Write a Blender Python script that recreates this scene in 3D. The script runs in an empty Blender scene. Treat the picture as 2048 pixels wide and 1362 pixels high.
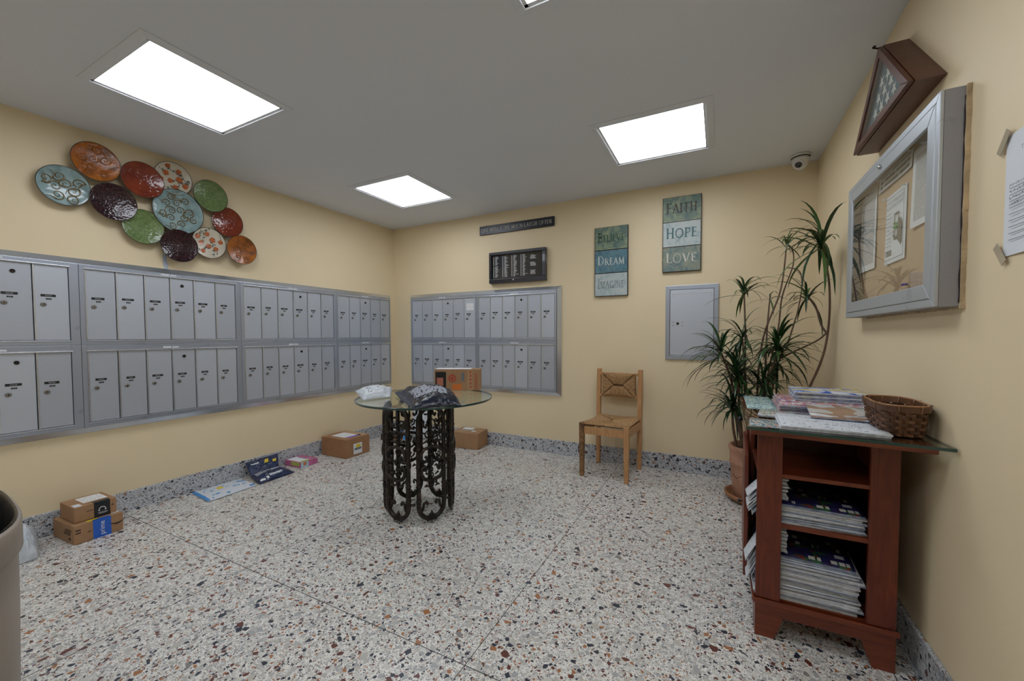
import bpy, bmesh, math, random
from mathutils import Vector, Matrix, noise
S = bpy.context.scene
C = S.collection
PI = math.pi
rnd = random.Random(7)

# ------------------------------------------------------------------ camera
cd = bpy.data.cameras.new('camera')
cd.sensor_width = 36.0
cd.lens = 803.727 / 2048 * 36.0
cd.shift_y = 17.87 / 2048
cd.clip_start = 0.02
cam = bpy.data.objects.new('camera', cd); C.objects.link(cam)
def _cam():
    y, p, r = math.radians(27.2494), math.radians(1.969), math.radians(-0.2069)
    fw = Vector((-math.sin(y)*math.cos(p), math.cos(y)*math.cos(p), -math.sin(p)))
    rt = Vector((math.cos(y), math.sin(y), 0)); up = rt.cross(fw)
    rt2 = rt*math.cos(r) + up*math.sin(r); up2 = up*math.cos(r) - rt*math.sin(r)
    m = Matrix((rt2, up2, -fw)).transposed().to_4x4()
    m.translation = Vector((3.5028, -3.6884, 1.1611))
    cam.matrix_world = m
_cam()
S.camera = cam
# ------------------------------------------------------------------ world, exposure
w = bpy.data.worlds.new('world'); S.world = w; w.use_nodes = True
w.node_tree.nodes['Background'].inputs[0].default_value = (0.75, 0.78, 0.85, 1)
w.node_tree.nodes['Background'].inputs[1].default_value = 0.05
S.view_settings.view_transform = 'Standard'
S.view_settings.look = 'None'
S.view_settings.gamma = 1.0
S.view_settings.use_curve_mapping = False
S.view_settings.exposure = 0.0
PANEL = 8.9            # radiance of the ceiling light panels
PANEL_COL = (0.93, 0.98, 1.06)
W, H = 4.136, 2.44     # room width and height
YF = -5.7              # wall behind the camera

# ------------------------------------------------------------------ node helpers
class NT:
    def __init__(s, name):
        s.m = bpy.data.materials.new(name); s.m.use_nodes = True
        s.t = s.m.node_tree; s.n = s.t.nodes; s.l = s.t.links
        s.b = s.n['Principled BSDF']
    def N(s, typ, props=None, **inp):
        n = s.n.new(typ)
        for k, v in (props or {}).items(): setattr(n, k, v)
        for k, v in inp.items():
            key = int(k[1:]) if k[0] == 'i' and k[1:].isdigit() else k.replace('_', ' ')
            sock = n.inputs[key]
            if isinstance(v, bpy.types.NodeSocket): s.l.new(v, sock)
            else: sock.default_value = v
        return n
    def math(s, op, a, b=0.0, c=0.0):
        return s.N('ShaderNodeMath', {'operation': op}, i0=a, i1=b, i2=c).outputs[0]
    def mix(s, f, a, b):
        n = s.n.new('ShaderNodeMix'); n.data_type = 'RGBA'
        for i, v in ((0, f), (6, a), (7, b)):
            if isinstance(v, bpy.types.NodeSocket): s.l.new(v, n.inputs[i])
            else:
                n.inputs[i].default_value = v if i == 0 else (tuple(v) + (1,) if len(v) == 3 else v)
        return n.outputs[2]
    def ramp(s, f, stops, interp='LINEAR'):
        n = s.n.new('ShaderNodeValToRGB'); n.color_ramp.interpolation = interp
        s.l.new(f, n.inputs[0]); e = n.color_ramp.elements
        while len(e) < len(stops): e.new(0.5)
        for i, (p, c) in enumerate(stops):
            e[i].position = p; e[i].color = tuple(c) + (1,) if len(c) == 3 else c
        return n.outputs[0]
    def out(s, **kw):
        for k, v in kw.items():
            sock = s.b.inputs[k.replace('_', ' ')]
            if isinstance(v, bpy.types.NodeSocket): s.l.new(v, sock)
            else: sock.default_value = tuple(v) + (1,) if isinstance(v, tuple) and len(v) == 3 else v
        return s.m
    def bump(s, h, strength=0.3, dist=0.01):
        return s.N('ShaderNodeBump', None, Strength=strength, Distance=dist, Height=h).outputs[0]
    def pos(s): return s.N('ShaderNodeNewGeometry').outputs['Position']
    def obj(s): return s.N('ShaderNodeTexCoord').outputs['Object']
    def uv(s): return s.N('ShaderNodeTexCoord').outputs['UV']
    def sc(s, v, x, y, z): return s.N('ShaderNodeVectorMath', {'operation': 'MULTIPLY'}, i0=v, i1=(x, y, z)).outputs[0]
    def noise(s, v, scale, detail=3, rough=0.5, dist=0.0):
        return s.N('ShaderNodeTexNoise', None, Vector=v, Scale=scale, Detail=detail, Roughness=rough, Distortion=dist).outputs[0]

def plain(name, col, rough=0.5, metal=0.0, var=0.0, bump=0.0, bscale=60, coat=0.0, vscale=12, rvar=0.0):
    t = NT(name)
    kw = dict(Roughness=rough, Metallic=metal)
    if var:
        n = t.noise(t.obj(), vscale, 4)
        c = t.ramp(n, [(0.3, tuple(x*(1-var) for x in col)), (0.7, tuple(min(1, x*(1+var)) for x in col))])
    else: c = t.N('ShaderNodeRGB').outputs[0]; c.default_value = tuple(col) + (1,)
    if rvar:
        o = t.N('ShaderNodeObjectInfo').outputs['Random']
        v = t.math('MULTIPLY_ADD', o, rvar, 1 - rvar/2)
        c = t.N('ShaderNodeHueSaturation', None, Value=v, Color=c).outputs[0]
    if bump: kw['Normal'] = t.bump(t.noise(t.obj(), bscale, 4), bump, 0.004)
    if coat: kw['Coat_Weight'] = coat
    return t.out(Base_Color=c, **kw)

def wood(name, c1, c2, scale=(3, 3, 30), rough=0.35, coat=0.2):
    t = NT(name)
    v = t.sc(t.obj(), *scale)
    n = t.noise(v, 3.0, 5, 0.6, 1.5)
    c = t.ramp(n, [(0.3, c1), (0.7, c2)])
    return t.out(Base_Color=c, Roughness=rough, Coat_Weight=coat, Normal=t.bump(n, 0.08, 0.002))

def print_mat(name, bg=(0.78, 0.79, 0.8), ink=(0.05, 0.05, 0.06), rows=14, wscale=9, fill=0.45, mu=0.08, mv=0.06, rough=0.6, seed=0.0, wave=True):
    """paper with lines of print (UV)"""
    t = NT(name)
    sx = t.N('ShaderNodeSeparateXYZ', None, Vector=t.uv())
    u, v = sx.outputs[0], sx.outputs[1]
    r = t.math('MULTIPLY', v, float(rows))
    fr = t.math('FRACT', r); fl = t.math('FLOOR', r)
    cv = t.N('ShaderNodeCombineXYZ', None, X=t.math('MULTIPLY', u, float(wscale)), Y=t.math('MULTIPLY_ADD', fl, 3.7, seed), Z=0.0).outputs[0]
    nz = t.noise(cv, 1.0, 3, 0.8)
    a = t.math('MULTIPLY', t.math('GREATER_THAN', fr, 0.45), t.math('LESS_THAN', nz, 0.5 + (fill-0.5)*0.4 + 0.04))
    a = t.math('MULTIPLY', a, t.math('LESS_THAN', t.math('ABSOLUTE', t.math('SUBTRACT', u, 0.5)), 0.5-mu))
    a = t.math('MULTIPLY', a, t.math('LESS_THAN', t.math('ABSOLUTE', t.math('SUBTRACT', v, 0.5)), 0.5-mv))
    return t.out(Base_Color=t.mix(a, bg, ink), Roughness=rough)

def cover_mat(name, cols, scale=4.0, text=True, rough=0.35, seed=0.0, rows=7):
    """printed cover: blocks of colour with lettering (UV)"""
    t = NT(name)
    v = t.N('ShaderNodeVectorMath', {'operation': 'ADD'}, i0=t.uv(), i1=(seed, seed*1.7, 0)).outputs[0]
    n = t.noise(v, scale, 2, 0.5, 0.8)
    k = len(cols)
    c = t.ramp(n, [(0.28 + 0.44*i/k, col) for i, col in enumerate(cols)], 'CONSTANT')
    if text:
        sx = t.N('ShaderNodeSeparateXYZ', None, Vector=v)
        r = t.math('MULTIPLY', sx.outputs[1], float(rows))
        cv = t.N('ShaderNodeCombineXYZ', None, X=t.math('MULTIPLY', sx.outputs[0], 12.0), Y=t.math('MULTIPLY', t.math('FLOOR', r), 5.3), Z=0.0).outputs[0]
        a = t.math('MULTIPLY', t.math('GREATER_THAN', t.math('FRACT', r), 0.5), t.math('LESS_THAN', t.noise(cv, 1.0, 2), 0.44))
        c = t.mix(a, c, (0.75, 0.76, 0.78))
    return t.out(Base_Color=c, Roughness=rough)

# ------------------------------------------------------------------ materials
def m_wall():
    t = NT('wall_paint')
    p = t.pos()
    n = t.noise(p, 1.2, 3)
    c = t.ramp(n, [(0.3, (0.775, 0.645, 0.425)), (0.7, (0.805, 0.675, 0.450))])
    s1 = t.noise(t.sc(p, 1, 1, 1), 11.0, 5, 0.7, 1.2)
    s2 = t.noise(p, 2.3, 2)
    sc = t.math('MULTIPLY', t.math('GREATER_THAN', s1, 0.70), t.math('GREATER_THAN', s2, 0.5))
    c = t.mix(t.math('MULTIPLY', sc, 0.35), c, (0.33, 0.25, 0.17))
    return t.out(Base_Color=c, Roughness=0.55, Normal=t.bump(t.noise(p, 90, 3), 0.05, 0.003))
def m_terrazzo(nm='terrazzo', base=(0.80, 0.785, 0.745), cool_shaded=False):
    t = NT(nm)
    p0 = t.pos()
    nv = t.N('ShaderNodeTexNoise', None, Vector=p0, Scale=40.0, Detail=1.0).outputs[1]
    p = t.N('ShaderNodeVectorMath', {'operation': 'MULTIPLY_ADD'}, i0=nv, i1=(0.008, 0.008, 0.008), i2=p0).outputs[0]
    def layer(c0, scale, thr, present, seed, stops):
        q = t.N('ShaderNodeVectorMath', {'operation': 'ADD'}, i0=p, i1=(seed, seed*2, seed*3)).outputs[0]
        f1 = t.N('ShaderNodeTexVoronoi', {'feature': 'F1'}, Vector=q, Scale=scale, Randomness=1.0)
        de = t.N('ShaderNodeTexVoronoi', {'feature': 'DISTANCE_TO_EDGE'}, Vector=q, Scale=scale, Randomness=1.0).outputs['Distance']
        sep = t.N('ShaderNodeSeparateColor', None, Color=f1.outputs['Color'])
        pres = t.math('LESS_THAN', sep.outputs[0], present)
        m = t.math('MULTIPLY', t.math('GREATER_THAN', de, thr), pres)
        # chips differ in size: shrink some
        m = t.math('MULTIPLY', m, t.math('GREATER_THAN', de, t.math('MULTIPLY', sep.outputs[2], thr*2.2)))
        col = t.ramp(sep.outputs[1], stops, 'CONSTANT')
        return t.mix(m, c0, col)
    stops = [(0.0, (0.47, 0.465, 0.44)), (0.24, (0.60, 0.59, 0.55)), (0.44, (0.38, 0.385, 0.39)), (0.58, (0.50, 0.48, 0.43)),
             (0.68, (0.025, 0.032, 0.05)), (0.81, (0.12, 0.035, 0.025)), (0.89, (0.36, 0.15, 0.06)), (0.95, (0.24, 0.23, 0.22))]
    stops2 = [(0.0, (0.56, 0.55, 0.52)), (0.35, (0.74, 0.73, 0.69)), (0.54, (0.32, 0.32, 0.31)), (0.70, (0.05, 0.05, 0.065)),
              (0.87, (0.20, 0.075, 0.04)), (0.94, (0.42, 0.21, 0.10))]
    if cool_shaded:  # baseboard's grey-blue mix, with its shade painted in as darker, cooler tones
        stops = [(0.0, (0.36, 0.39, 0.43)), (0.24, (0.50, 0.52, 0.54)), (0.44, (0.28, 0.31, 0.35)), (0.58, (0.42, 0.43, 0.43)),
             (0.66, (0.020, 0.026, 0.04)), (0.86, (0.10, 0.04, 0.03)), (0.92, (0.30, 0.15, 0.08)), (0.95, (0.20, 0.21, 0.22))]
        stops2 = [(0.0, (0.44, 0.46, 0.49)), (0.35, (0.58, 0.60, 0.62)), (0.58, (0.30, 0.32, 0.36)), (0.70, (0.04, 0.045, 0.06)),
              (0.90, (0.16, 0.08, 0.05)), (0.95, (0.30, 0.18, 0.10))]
    c = layer(base, 185.0, 0.10, 0.92, 3.1, stops2)
    c = layer(c, 100.0, 0.09, 0.60, 7.7, stops)
    c = layer(c, 62.0, 0.08, 0.42, 1.3, stops)
    c = layer(c, 40.0, 0.07, 0.13, 5.9, stops)
    return t.out(Base_Color=c, Roughness=0.33, Specular_IOR_Level=0.45)
def m_alu(name, col=(0.42, 0.44, 0.475), rough=0.42, metal=0.75, axis=(2, 2, 60), rvar=0.14):
    t = NT(name)
    n = t.noise(t.sc(t.obj(), *axis), 12.0, 3)
    o = t.N('ShaderNodeObjectInfo').outputs['Random']
    v = t.math('ADD', t.math('MULTIPLY_ADD', o, rvar, 1 - rvar/2), t.math('MULTIPLY_ADD', n, 0.12, -0.06))
    cc = t.N('ShaderNodeRGB').outputs[0]; cc.default_value = tuple(col) + (1,)
    c = t.N('ShaderNodeHueSaturation', None, Value=v, Color=cc).outputs[0]
    sm = t.noise(t.obj(), 5.0, 5, 0.7)
    c = t.mix(t.math('MULTIPLY', t.math('GREATER_THAN', sm, 0.66), 0.25), c, (0.2, 0.21, 0.23))
    return t.out(Base_Color=c, Roughness=rough, Metallic=metal, Anisotropic=0.3)
def m_iron():
    t = NT('cast_iron')
    n = t.noise(t.obj(), 25.0, 4, 0.6)
    c = t.ramp(n, [(0.42, (0.012, 0.010, 0.009)), (0.62, (0.035, 0.022, 0.014)), (0.75, (0.11, 0.07, 0.04))])
    return t.out(Base_Color=c, Roughness=0.38, Metallic=0.35, Normal=t.bump(t.noise(t.obj(), 120, 3), 0.25, 0.003))
def m_glass(name, tint=(0.86, 0.96, 0.93), rough=0.0):
    t = NT(name)
    tr = t.N('ShaderNodeBsdfTransparent', None, Color=tuple(tint)+(1,)).outputs[0]
    gl = t.N('ShaderNodeBsdfGlossy', None, Color=(1, 1, 1, 1), Roughness=rough).outputs[0]
    fr = t.N('ShaderNodeFresnel', None, IOR=1.5).outputs[0]
    bf = t.N('ShaderNodeNewGeometry').outputs['Backfacing']
    fr = t.math('MULTIPLY', fr, t.math('SUBTRACT', 1.0, bf))
    mx = t.N('ShaderNodeMixShader', None, i0=fr, i1=tr, i2=gl).outputs[0]
    o = [n for n in t.n if n.type == 'OUTPUT_MATERIAL'][0]
    t.l.new(mx, o.inputs[0]); t.n.remove(t.b)
    return t.m
def m_plate(name, kind):
    t = NT(name)
    o = t.obj()
    if kind == 'blue':
        n = t.noise(o, 9, 3, 0.6, 1.0)
        c = t.ramp(n, [(0.3, (0.13, 0.20, 0.20)), (0.55, (0.25, 0.36, 0.37)), (0.8, (0.33, 0.43, 0.42))]); b = t.bump(n, 0.2, 0.004)
    elif kind == 'orange':
        n = t.noise(o, 8, 3, 0.6, 2.0)
        c = t.ramp(n, [(0.3, (0.13, 0.045, 0.012)), (0.55, (0.33, 0.095, 0.010)), (0.75, (0.46, 0.16, 0.018))]); b = t.bump(t.noise(o, 60, 2, 0.5, 3.0), 0.25, 0.004)
    elif kind == 'red':
        n = t.noise(o, 8, 3)
        c = t.ramp(n, [(0.3, (0.11, 0.016, 0.008)), (0.7, (0.25, 0.04, 0.012))])
        b = t.bump(t.N('ShaderNodeTexVoronoi', {'feature': 'SMOOTH_F1'}, Vector=o, Scale=90.0).outputs[0], 0.2, 0.003)
    elif kind == 'plum':
        vo = t.N('ShaderNodeTexVoronoi', {'feature': 'SMOOTH_F1'}, Vector=o, Scale=90.0).outputs[0]
        c = t.ramp(vo, [(0.0, (0.05, 0.012, 0.016)), (0.6, (0.014, 0.005, 0.008))]); b = t.bump(vo, 0.2, 0.003)
    elif kind == 'green':
        n = t.noise(o, 22, 4, 0.7, 2.0)
        c = t.ramp(n, [(0.3, (0.075, 0.13, 0.045)), (0.7, (0.20, 0.28, 0.10))]); b = t.bump(n, 0.3, 0.004)
    else:
        n = t.noise(o, 10, 3)
        c = t.ramp(n, [(0.3, (0.50, 0.45, 0.35)), (0.7, (0.62, 0.57, 0.46))]); b = t.bump(n, 0.2, 0.003)
    return t.out(Base_Color=c, Roughness=0.14 if kind != 'cream' else 0.28, Normal=b)
def m_sign(name, kind):
    t = NT(name)
    o = t.obj()
    n = t.noise(o, 14, 6, 0.65, 1.2); n2 = t.noise(o, 45, 4, 0.7, 2.5)
    R = {'green': [(0.3, (0.06, 0.11, 0.11)), (0.47, (0.14, 0.21, 0.17)), (0.62, (0.26, 0.31, 0.19)), (0.75, (0.32, 0.36, 0.25))],
         'blue': [(0.3, (0.05, 0.12, 0.16)), (0.55, (0.10, 0.21, 0.26)), (0.75, (0.20, 0.33, 0.36))],
         'pale': [(0.3, (0.27, 0.36, 0.40)), (0.5, (0.45, 0.52, 0.52)), (0.75, (0.54, 0.58, 0.54))],
         'love': [(0.3, (0.04, 0.10, 0.12)), (0.48, (0.17, 0.23, 0.21)), (0.6, (0.27, 0.28, 0.20)), (0.75, (0.08, 0.19, 0.24))]}[kind]
    c = t.ramp(n, R)
    c = t.mix(t.math('MULTIPLY', t.math('GREATER_THAN', n2, 0.62), 0.35), c, tuple(x*0.5 for x in R[0][1]))
    return t.out(Base_Color=c, Roughness=0.5)
def m_rush():
    t = NT('rush_cord')
    n = t.noise(t.obj(), 60, 4, 0.7)
    c = t.ramp(n, [(0.3, (0.25, 0.135, 0.055)), (0.6, (0.46, 0.275, 0.12)), (0.8, (0.58, 0.38, 0.19))])
    return t.out(Base_Color=c, Roughness=0.7)
def m_bag(name, c1, c2, rough=0.25):
    t = NT(name)
    n = t.noise(t.obj(), 14, 5, 0.6, 1.5)
    return t.out(Base_Color=t.ramp(n, [(0.35, c1), (0.7, c2)]), Roughness=rough, Normal=t.bump(n, 0.5, 0.012))
def m_emit():
    t = NT('light_diffuser')
    return t.out(Base_Color=(0.9, 0.9, 0.9), Emission_Color=PANEL_COL, Emission_Strength=PANEL)

M = dict(
    wall=m_wall(), floor=m_terrazzo(), baset=m_terrazzo('shaded_baseboard_terrazzo', (0.58, 0.60, 0.63), True),
    ceil=plain('ceiling_paint', (0.72, 0.745, 0.79), 0.7, bump=0.04, bscale=50),
    white=plain('white_enamel', (0.62, 0.62, 0.61), 0.4),
    frame=m_alu('mailbox_frame_metal', (0.45, 0.50, 0.60), 0.38, 0.8, (20, 2, 20)),
    door=m_alu('mailbox_door_metal', (0.54, 0.585, 0.665), 0.46, 0.60, rvar=0.16),
    lip=m_alu('bright_aluminium', (0.70, 0.74, 0.80), 0.27, 0.85, (20, 2, 20)),
    dark=plain('dark_gap', (0.015, 0.016, 0.02), 0.7),
    black=plain('black_tape', (0.012, 0.012, 0.015), 0.4),
    letter=plain('white_lettering', (0.60, 0.61, 0.63), 0.5),
    brass=plain('worn_brass', (0.25, 0.235, 0.215), 0.35, 0.85, var=0.2),
    chrome=plain('chrome', (0.6, 0.6, 0.6), 0.2, 1.0),
    key=plain('keyway', (0.02, 0.015, 0.01), 0.5, 0.5),
    emit=m_emit(),
    iron=m_iron(),
    tglass=m_glass('clear_glass', (0.90, 0.965, 0.945)),
    gedge=plain('glass_edge', (0.004, 0.045, 0.04), 0.08, coat=0.8),
    cglass=m_glass('display_glass', (0.97, 0.98, 0.97)),
    card=plain('cardboard', (0.36, 0.205, 0.105), 0.75, var=0.08, bump=0.06),
    card2=plain('cardboard_warm', (0.33, 0.17, 0.08), 0.7, var=0.10, bump=0.08),
    tape=plain('kraft_tape', (0.42, 0.25, 0.13), 0.3, coat=0.3),
    seam=plain('carton_seam', (0.12, 0.06, 0.03), 0.8),
    paper=print_mat('label_paper', rows=15, wscale=12, ink=(0.14, 0.14, 0.16), fill=0.25),
    paper2=print_mat('notice_paper', bg=(0.70, 0.72, 0.74), ink=(0.20, 0.20, 0.21), rows=44, wscale=22, fill=0.75, mu=0.12, mv=0.08),
    paper3=print_mat('newsprint', bg=(0.66, 0.68, 0.72), ink=(0.12, 0.13, 0.18), rows=18, wscale=26, fill=0.45),
    blank=plain('white_paper', (0.72, 0.75, 0.79), 0.7),
    blanky=plain('cream_paper', (0.66, 0.65, 0.60), 0.7),
    bluetape=plain('blue_tape', (0.01, 0.11, 0.55), 0.3, coat=0.3),
    teal=plain('teal_ink', (0.02, 0.30, 0.42), 0.4),
    yellow=plain('yellow_ink', (0.72, 0.55, 0.02), 0.4),
    skyblue=plain('sky_blue_film', (0.02, 0.24, 0.62), 0.3, coat=0.3),
    purple=plain('purple_ink', (0.20, 0.10, 0.52), 0.4),
    red=plain('red_ink', (0.48, 0.035, 0.02), 0.45),
    orangei=plain('orange_ink', (0.62, 0.17, 0.03), 0.45),
    greyink=plain('grey_ink', (0.16, 0.17, 0.19), 0.6),
    greenink=plain('green_ink', (0.12, 0.35, 0.10), 0.6),
    navy=m_bag('navy_poly', (0.005, 0.012, 0.05), (0.012, 0.03, 0.11), 0.2),
    midnight=m_bag('midnight_poly', (0.003, 0.005, 0.014), (0.008, 0.014, 0.034), 0.22),
    whitebag=m_bag('white_poly', (0.50, 0.55, 0.60), (0.68, 0.72, 0.76), 0.3),
    pink=plain('pink_card', (0.50, 0.13, 0.28), 0.35, var=0.2, vscale=30),
    lime=plain('lime_card', (0.42, 0.50, 0.10), 0.35),
    pale=plain('pale_blue_card', (0.45, 0.60, 0.68), 0.35, var=0.15, vscale=30),
    pine=wood('pine', (0.42, 0.20, 0.075), (0.58, 0.32, 0.14), (14, 14, 2.0), 0.45, 0.15),
    pineworn=wood('pine_worn', (0.07, 0.035, 0.015), (0.40, 0.21, 0.08), (10, 10, 5.0), 0.55, 0.0),
    rush=m_rush(),
    mahog=wood('mahogany', (0.085, 0.013, 0.005), (0.165, 0.030, 0.010), (12, 12, 1.5), 0.42, 0.08),
    mahogh=wood('mahogany_rail', (0.10, 0.017, 0.006), (0.20, 0.040, 0.012), (1.5, 12, 12), 0.38, 0.12),
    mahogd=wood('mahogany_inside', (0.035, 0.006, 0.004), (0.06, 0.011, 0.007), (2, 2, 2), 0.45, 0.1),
    flagwood=wood('flag_case_wood', (0.055, 0.013, 0.006), (0.115, 0.028, 0.012), (10, 2, 10), 0.38, 0.1),
    flagblue=plain('flag_blue', (0.10, 0.165, 0.22), 0.8, bump=0.3, bscale=300),
    star=plain('flag_star', (0.72, 0.72, 0.68), 0.8),
    cork=plain('cork_board', (0.50, 0.35, 0.22), 0.8, var=0.05, bump=0.1, bscale=200),
    alu=m_alu('case_aluminium', (0.48, 0.52, 0.56), 0.4, 0.6, (20, 20, 20), 0.05),
    aluside=m_alu('case_side_metal', (0.30, 0.30, 0.32), 0.5, 0.4, (8, 8, 8), 0.05),
    caulk=plain('old_caulk', (0.50, 0.38, 0.23), 0.9, var=0.3, bump=0.8, bscale=80),
    crack=plain('crack', (0.03, 0.02, 0.02), 0.9),
    terra=plain('terracotta', (0.42, 0.22, 0.14), 0.75, var=0.25, bump=0.2, vscale=9),
    terra2=plain('terracotta_saucer', (0.30, 0.135, 0.06), 0.6, var=0.2),
    soil=plain('soil', (0.03, 0.02, 0.014), 0.95, bump=0.8, bscale=60),
    stem=plain('woody_stem', (0.13, 0.075, 0.05), 0.75, var=0.3, bump=0.4, bscale=120),
    leaf=plain('dark_leaf', (0.018, 0.055, 0.016), 0.3, var=0.35, vscale=6, rvar=0.6),
    leafl=plain('light_leaf', (0.06, 0.13, 0.03), 0.35, var=0.3, vscale=6, rvar=0.5),
    basket=plain('brown_reed', (0.115, 0.05, 0.022), 0.4, var=0.45, vscale=18, rvar=0.6),
    basketl=plain('light_reed', (0.33, 0.16, 0.07), 0.4, var=0.3),
    camw=plain('camera_white', (0.74, 0.73, 0.70), 0.35),
    lens=plain('camera_lens', (0.008, 0.006, 0.008), 0.06, coat=1.0),
    can=plain('beige_plastic', (0.30, 0.255, 0.215), 0.45, var=0.15, bump=0.15, vscale=5),
    liner=plain('black_liner', (0.012, 0.012, 0.014), 0.3, bump=0.6, bscale=25),
    strip=plain('zinc_strip', (0.10, 0.10, 0.10), 0.35, 0.6),
    navyboard=plain('black_board', (0.010, 0.012, 0.022), 0.35, var=0.3),
    rubber=plain('black_frame', (0.018, 0.018, 0.026), 0.28, coat=0.3),
    felt=plain('letter_felt', (0.025, 0.024, 0.027), 0.9),
    slogan=plain('silver_lettering', (0.42, 0.42, 0.40), 0.5),
    tapec=plain('clear_tape', (0.42, 0.36, 0.25), 0.25, coat=0.4),
    mtape=plain('old_tape_scrap', (0.45, 0.50, 0.58), 0.3),
    gold=plain('gilded_relief', (0.14, 0.095, 0.03), 0.25, 0.3, coat=0.5),
    vine=plain('vine_green', (0.05, 0.075, 0.06), 0.3, coat=0.5),
    blossom=plain('orange_blossom', (0.42, 0.10, 0.02), 0.2, coat=0.6, var=0.3, vscale=60),
    edge=plain('plate_rim', (0.035, 0.025, 0.018), 0.3, 0.5),
)
P = {k: m_plate('plate_glaze_' + k, k) for k in ('blue', 'orange', 'red', 'plum', 'green', 'cream')}
G = {k: m_sign('sign_' + k, k) for k in ('green', 'blue', 'pale', 'love')}

# ------------------------------------------------------------------ mesh builder
class MB:
    def __init__(s): s.v = []; s.f = []; s.m = []; s.uv = []; s.sm = []
    def face(s, idx, mi=0, uv=None, sm=False):
        s.f.append(tuple(idx)); s.m.append(mi); s.sm.append(sm)
        s.uv.append(uv or [(0, 0), (1, 0), (1, 1), (0, 1)][:len(idx)] + [(0, 0)]*(len(idx)-4))
    def quad(s, a, b, c, d, mi=0):
        n = len(s.v); s.v += [Vector(x) for x in (a, b, c, d)]; s.face((n, n+1, n+2, n+3), mi)
    def box(s, x0, x1, y0, y1, z0, z1, mi=0, mt=None, R=None):
        """axis box; R optional matrix. uv on each face 0..1"""
        n = len(s.v)
        P_ = [Vector((x, y, z)) for z in (z0, z1) for y in (y0, y1) for x in (x0, x1)]
        if R is not None: P_ = [R @ p for p in P_]
        s.v += P_
        for k, q in enumerate(((0, 2, 3, 1), (4, 5, 7, 6), (0, 1, 5, 4), (2, 6, 7, 3), (0, 4, 6, 2), (1, 3, 7, 5))):
            s.face([n+i for i in q], (mt if (mt is not None and k == 1) else mi))
        return s
    def tube(s, pts, r, seg=6, mi=0, closed=False, cap=True, ry=None):
        pts = [Vector(p) for p in pts]; k = len(pts)
        rr = r if isinstance(r, (list, tuple)) else [r]*k
        n0 = len(s.v); up = None
        for i, p in enumerate(pts):
            a = pts[i-1] if (i > 0 or closed) else p; b = pts[(i+1) % k] if (i < k-1 or closed) else p
            t = (b-a); t = t.normalized() if t.length > 1e-9 else Vector((0, 0, 1))
            if up is None:
                up = Vector((0, 1, 0)) if abs(t.y) < 0.9 else Vector((1, 0, 0))
            x = up.cross(t)
            if x.length < 1e-5: x = Vector((1, 0, 0)).cross(t)
            x.normalize(); y = t.cross(x).normalized(); up = y
            for j in range(seg):
                an = 2*PI*j/seg
                s.v.append(p + x*math.cos(an)*rr[i] + y*math.sin(an)*rr[i]*(ry or 1))
        for i in range(k if closed else k-1):
            for j in range(seg):
                a = n0+i*seg+j; b = n0+i*seg+(j+1) % seg
                c = n0+((i+1) % k)*seg+(j+1) % seg; d = n0+((i+1) % k)*seg+j
                s.face((a, b, c, d), mi, sm=True)
        if cap and not closed:
            s.face([n0+j for j in range(seg)][::-1], mi); s.face([n0+(k-1)*seg+j for j in range(seg)], mi)
        return s
    def lathe(s, prof, seg=32, mi=0, R=None, sx=1, sy=1, smooth=True, power=None):
        """prof: (r, z) list around z"""
        n0 = len(s.v)
        for r, z in prof:
            for j in range(seg):
                a = 2*PI*j/seg; c, q = math.cos(a), math.sin(a)
                if power:
                    d = (abs(c)**power + abs(q)**power)**(-1/power)
                    c *= d; q *= d
                p = Vector((r*c*sx, r*q*sy, z)); s.v.append(R @ p if R is not None else p)
        for i in range(len(prof)-1):
            for j in range(seg):
                a = n0+i*seg+j; b = n0+i*seg+(j+1) % seg
                s.face((a, b, b+seg, a+seg), mi if not callable(mi) else mi(i), sm=smooth)
        if prof[0][0] > 1e-6: s.face([n0+j for j in range(seg)][::-1], mi if not callable(mi) else mi(0))
        if prof[-1][0] > 1e-6: s.face([n0+(len(prof)-1)*seg+j for j in range(seg)], mi if not callable(mi) else mi(len(prof)-2))
        return s
    def prism(s, poly, y0, y1, mi=0, R=None, mf=None):
        """polygon in xz, counter-clockwise seen from -y, extruded y0(front) .. y1(back)"""
        n = len(s.v); k = len(poly)
        for y in (y0, y1):
            for x, z in poly:
                p = Vector((x, y, z)); s.v.append(R @ p if R is not None else p)
        s.face([n+i for i in range(k)], mi if mf is None else mf, uv=[((x), (z)) for x, z in poly])
        s.face([n+k+i for i in range(k)][::-1], mi)
        for i in range(k):
            j = (i+1) % k
            s.face((n+j, n+i, n+k+i, n+k+j), mi)
        return s
    def grid(s, fn, nu, nv, mi=0, smooth=True, u0=0, u1=1, v0=0, v1=1):
        n0 = len(s.v)
        for j in range(nv+1):
            for i in range(nu+1):
                s.v.append(Vector(fn(u0+(u1-u0)*i/nu, v0+(v1-v0)*j/nv)))
        for j in range(nv):
            for i in range(nu):
                a = n0+j*(nu+1)+i
                m = mi(i/nu, j/nv) if callable(mi) else mi
                s.face((a, a+1, a+nu+2, a+nu+1), m, [(i/nu, j/nv), ((i+1)/nu, j/nv), ((i+1)/nu, (j+1)/nv), (i/nu, (j+1)/nv)], smooth)
        return s
    def mesh(s, name, mats):
        me = bpy.data.meshes.new(name)
        me.from_pydata([tuple(v) for v in s.v], [], s.f)
        for m in (mats if isinstance(mats, (list, tuple)) else [mats]): me.materials.append(m)
        ul = me.uv_layers.new(name='UVMap')
        k = 0
        for pi, p in enumerate(me.polygons):
            p.material_index = s.m[pi]; p.use_smooth = s.sm[pi]
            for q in range(p.loop_total):
                ul.data[k].uv = s.uv[pi][q] if q < len(s.uv[pi]) else (0, 0); k += 1
        me.validate(); me.update()
        return me
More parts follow.
